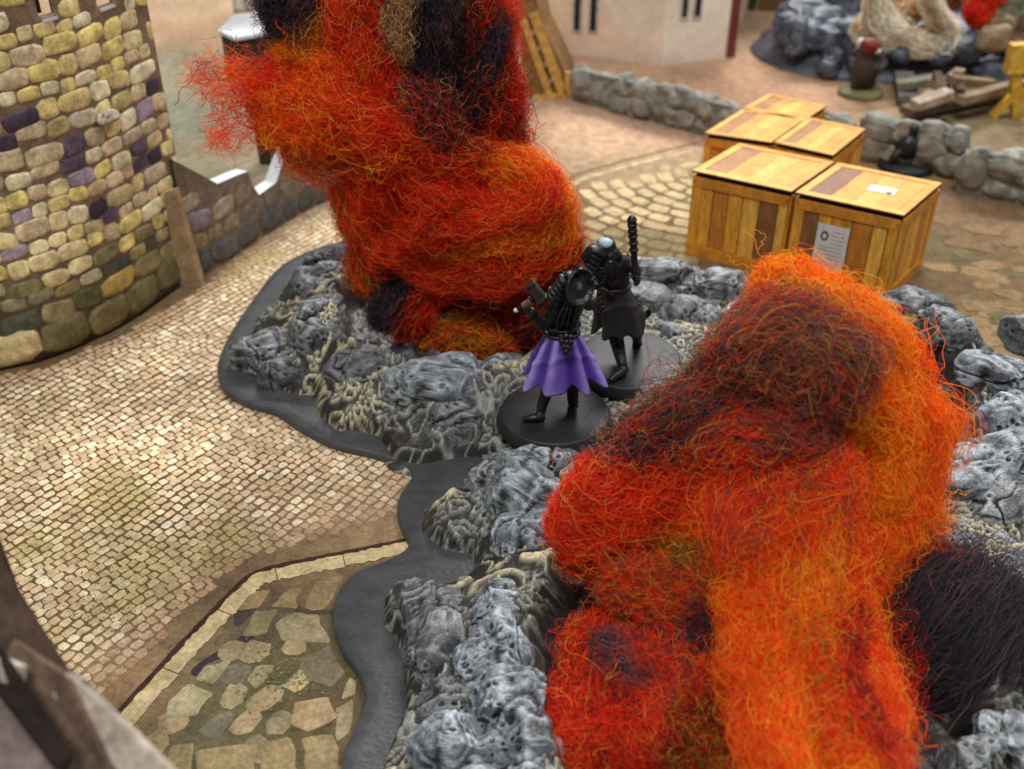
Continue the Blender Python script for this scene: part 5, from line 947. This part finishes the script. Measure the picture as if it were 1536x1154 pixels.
# ---- far figurine: pale cowl, raised club, long coat
z2b = 1.8; B2_ = G(943, 537, z2b); Y2 = B2_[1]; tl = (.05, -.02, 0)
f2 = thing('miniature_figure', 'all black miniature in long coat with pale blue cowl top and raised club', 'figurine', B2_ - [0, 0, .34])
mini_base(B2_, f2, 1.5, tl)
p = lambda x, y, dy=0.0: PY(x, y, Y2 + dy); g2 = lambda x, y, h_: G(x, y, z2b + h_)
body = [ell(p(909, 374, 0), (.29, .29, .38)), ell(p(916, 384, -.1), (.3, .26, .26)), ell(p(902, 396, -.12), (.34, .3, .34)), tube([p(911, 385), p(914, 398), p(918, 420), p(922, 445)], [.3, .52, .5, .42], 14, 16, .75), ell(p(894, 388, -.1), (.3, .3, .4)), ell(p(935, 392, 0), (.25, .24, .25)),
 tube([p(935, 391, 0), p(946, 398, -.1), p(953, 405, -.25), p(956, 415, -.4)], [.24, .19, .16, .11], 10, 14), tube([p(896, 400, -.1), p(890, 418, -.3), p(893, 432, -.55)], [.22, .18, .13], 10, 12),
 tube([p(920, 490), p(926, 515), g2(932, 541, .35), g2(936, 553, .14)], [.24, .21, .16, .13], 10, 14), tube([g2(938, 553, .13), g2(926, 562, .12), g2(914, 571, .07)], [.15, .14, .07], 10, 8),
 tube([p(948, 488), p(954, 500, .1), g2(956, 512, .2), g2(955, 519, .1)], [.22, .18, .14, .12], 10, 10), tube([g2(952, 519, .1), g2(962, 514, .06)], [.12, .07], 8, 5)]
fused('body', body, M['black'], f2, .028)
obj('cowl_top', *ell(p(909, 364.5, -.02), (.215, .24, .17)), M['hood'], f2, True)
a = np.linspace(0, 2 * math.pi, 25); c = p(909, 378, 0); obj('cowl_rim', *tube(np.stack([c[0] + .29 * np.cos(a), c[1] + .29 * np.sin(a), c[2] + .05 * np.cos(a)], 1), .035, 6), M['black'], f2, True)
for i in range(7):
    a = np.linspace(-1.3, 1.5, 12); c = p(893, 387, -.14); R1 = .34; t_ = (i - 3) * .28
    pts = np.stack([c[0] + R1 * np.cos(a + 1.57) * math.cos(t_) - .02, c[1] - .02 + R1 * .9 * math.sin(t_) - .12 * math.cos(t_) + 0 * a, c[2] + .42 * np.sin(a + 1.57) * math.cos(t_ * .6)], 1) if True else None; obj('pauldron_rib', *tube(pts, .03, 6), M['black'], f2, True)
for i in range(14):
    a = i / 14 * 2 * math.pi; obj('armour_stud', *ell(p(899 + 10 * math.cos(a), 414 + 12 * math.sin(a), -.5), (.04, .04, .04), sub=1), M['black'], f2, True)
obj('backplate', *ell(p(899, 414, -.3), (.2, .16, .28)), M['black'], f2, True); obj('backplate', *ell(p(914, 404, -.34), (.26, .14, .3), (0, .3, 0)), M['black'], f2, True)
for i in range(6): obj('strap', *tube([p(890 + 4 * i, 424 + 2 * i, -.45), p(896 + 4 * i, 432 + 2 * i, -.5), p(902 + 4 * i, 428 + 3 * i, -.42)], .03, 6, 8), M['black'], f2, True)
def bcol(t, f): return np.tile([.016, .0165, .017], (len(f), 1)) * (1 + .9 * np.clip(f, 0, 1)[:, None])
M['coat'] = mat('black_coat_paint', attr=True, rough=.42, spec=.5, n_amt=.25, f_amt=.1, bump=.2, b_scale=12, b_dist=.02)
skirt(p(920, 425), p(925, 494), .42, .62, 'long_coat', M['coat'], f2, 5, bcol, 8, wing=(-.15, .55, .42, .55))
a = np.linspace(0, 2 * math.pi, 31); c = p(920, 428); obj('belt', *tube(np.stack([c[0] + .45 * np.cos(a), c[1] + .38 * np.sin(a), c[2] + 0 * a], 1), .055, 8), M['black'], f2, True)
for i in range(5): obj('beads', *ell(p(898 + 2 * i, 440 + 7 * i, -.5 - .03 * i), (.06, .06, .07), sub=2), M['black'], f2, True)
k0, k1 = p(954, 424, -.45), p(947.5, 324, -.25); d_ = k1 - k0
cl_ = obj('club', *tube([k0 - d_ * .04, k0 + d_ * .3, k0 + d_ * .62, k0 + d_ * .8, k0 + d_ * .95, k1], [.06, .085, .1, .115, .115, .07], 12, 30), M['black'], f2, True)
for t_ in (.5, .6, .7, .78, .87, .94): obj('club_ring', *tube([k0 + d_ * (t_ - .014), k0 + d_ * (t_ + .014)], [.135, .135], 12), M['black'], cl_, True)
V, F = hand(k0 + d_ * .04, d_, p(956, 415, -.4) * 0 + np.array([.1, -.9, 0]), .21, M['black'], f2); obj('gloved_hand', V, F, M['black'], f2, True)
for k in range(12): obj('back_gear', *hexa(p(903 + 24 * rb_.rand(), 398 + 34 * rb_.rand(), -.46), (.14, .02, .03), (0, .12, 0), (-.03, 0, .13)), M['black'], f2)
for k in range(4): obj('pauldron_plate', *ell(p(888 + 3 * k, 398 - 7 * k, -.34), (.26, .18, .11), (.2, .5, 0), sub=3), M['black'], f2, True)
for k in range(3): obj('strap', *tube([p(905 + 9 * k, 430, -.4), p(907 + 9 * k, 412, -.46), p(912 + 8 * k, 396, -.42)], .035, 6, 10), M['black'], f2, True)
# ---- small crouching black figurine by the garden wall
B3 = G(1358, 252); f3 = thing('miniature_figure', 'small blurred black crouching figurine against the grey wall behind the crates', 'figurine', B3)
obj('round_base', *lathe([(1.2, 0), (1.25, .05), (1.15, .3), (.05, .3)], B3, 32), M['base'], f3, True)
fused('body', [ell(B3 + [-.1, 0, 1.0], (.55, .5, .6)), ell(B3 + [0, 0, 1.75], (.28, .28, .35)), tube([B3 + [-.2, 0, .9], B3 + [-.7, -.3, .7], B3 + [-.8, -.3, .3]], [.25, .2, .15], 8, 8), tube([B3 + [.2, 0, .9], B3 + [.7, -.3, .8], B3 + [.8, -.3, .3]], [.25, .2, .15], 8, 8), tube([B3 + [.3, 0, 1.3], B3 + [.8, -.2, 1.1], B3 + [1.0, -.3, .9]], [.2, .15, .1], 8, 8)], M['black'], f3, .07)
obj('blade', *hexa(B3 + [.9, -.3, .5], (.15, 0, 0), (0, .06, 0), (.35, 0, .7)), M['metal'], f3)
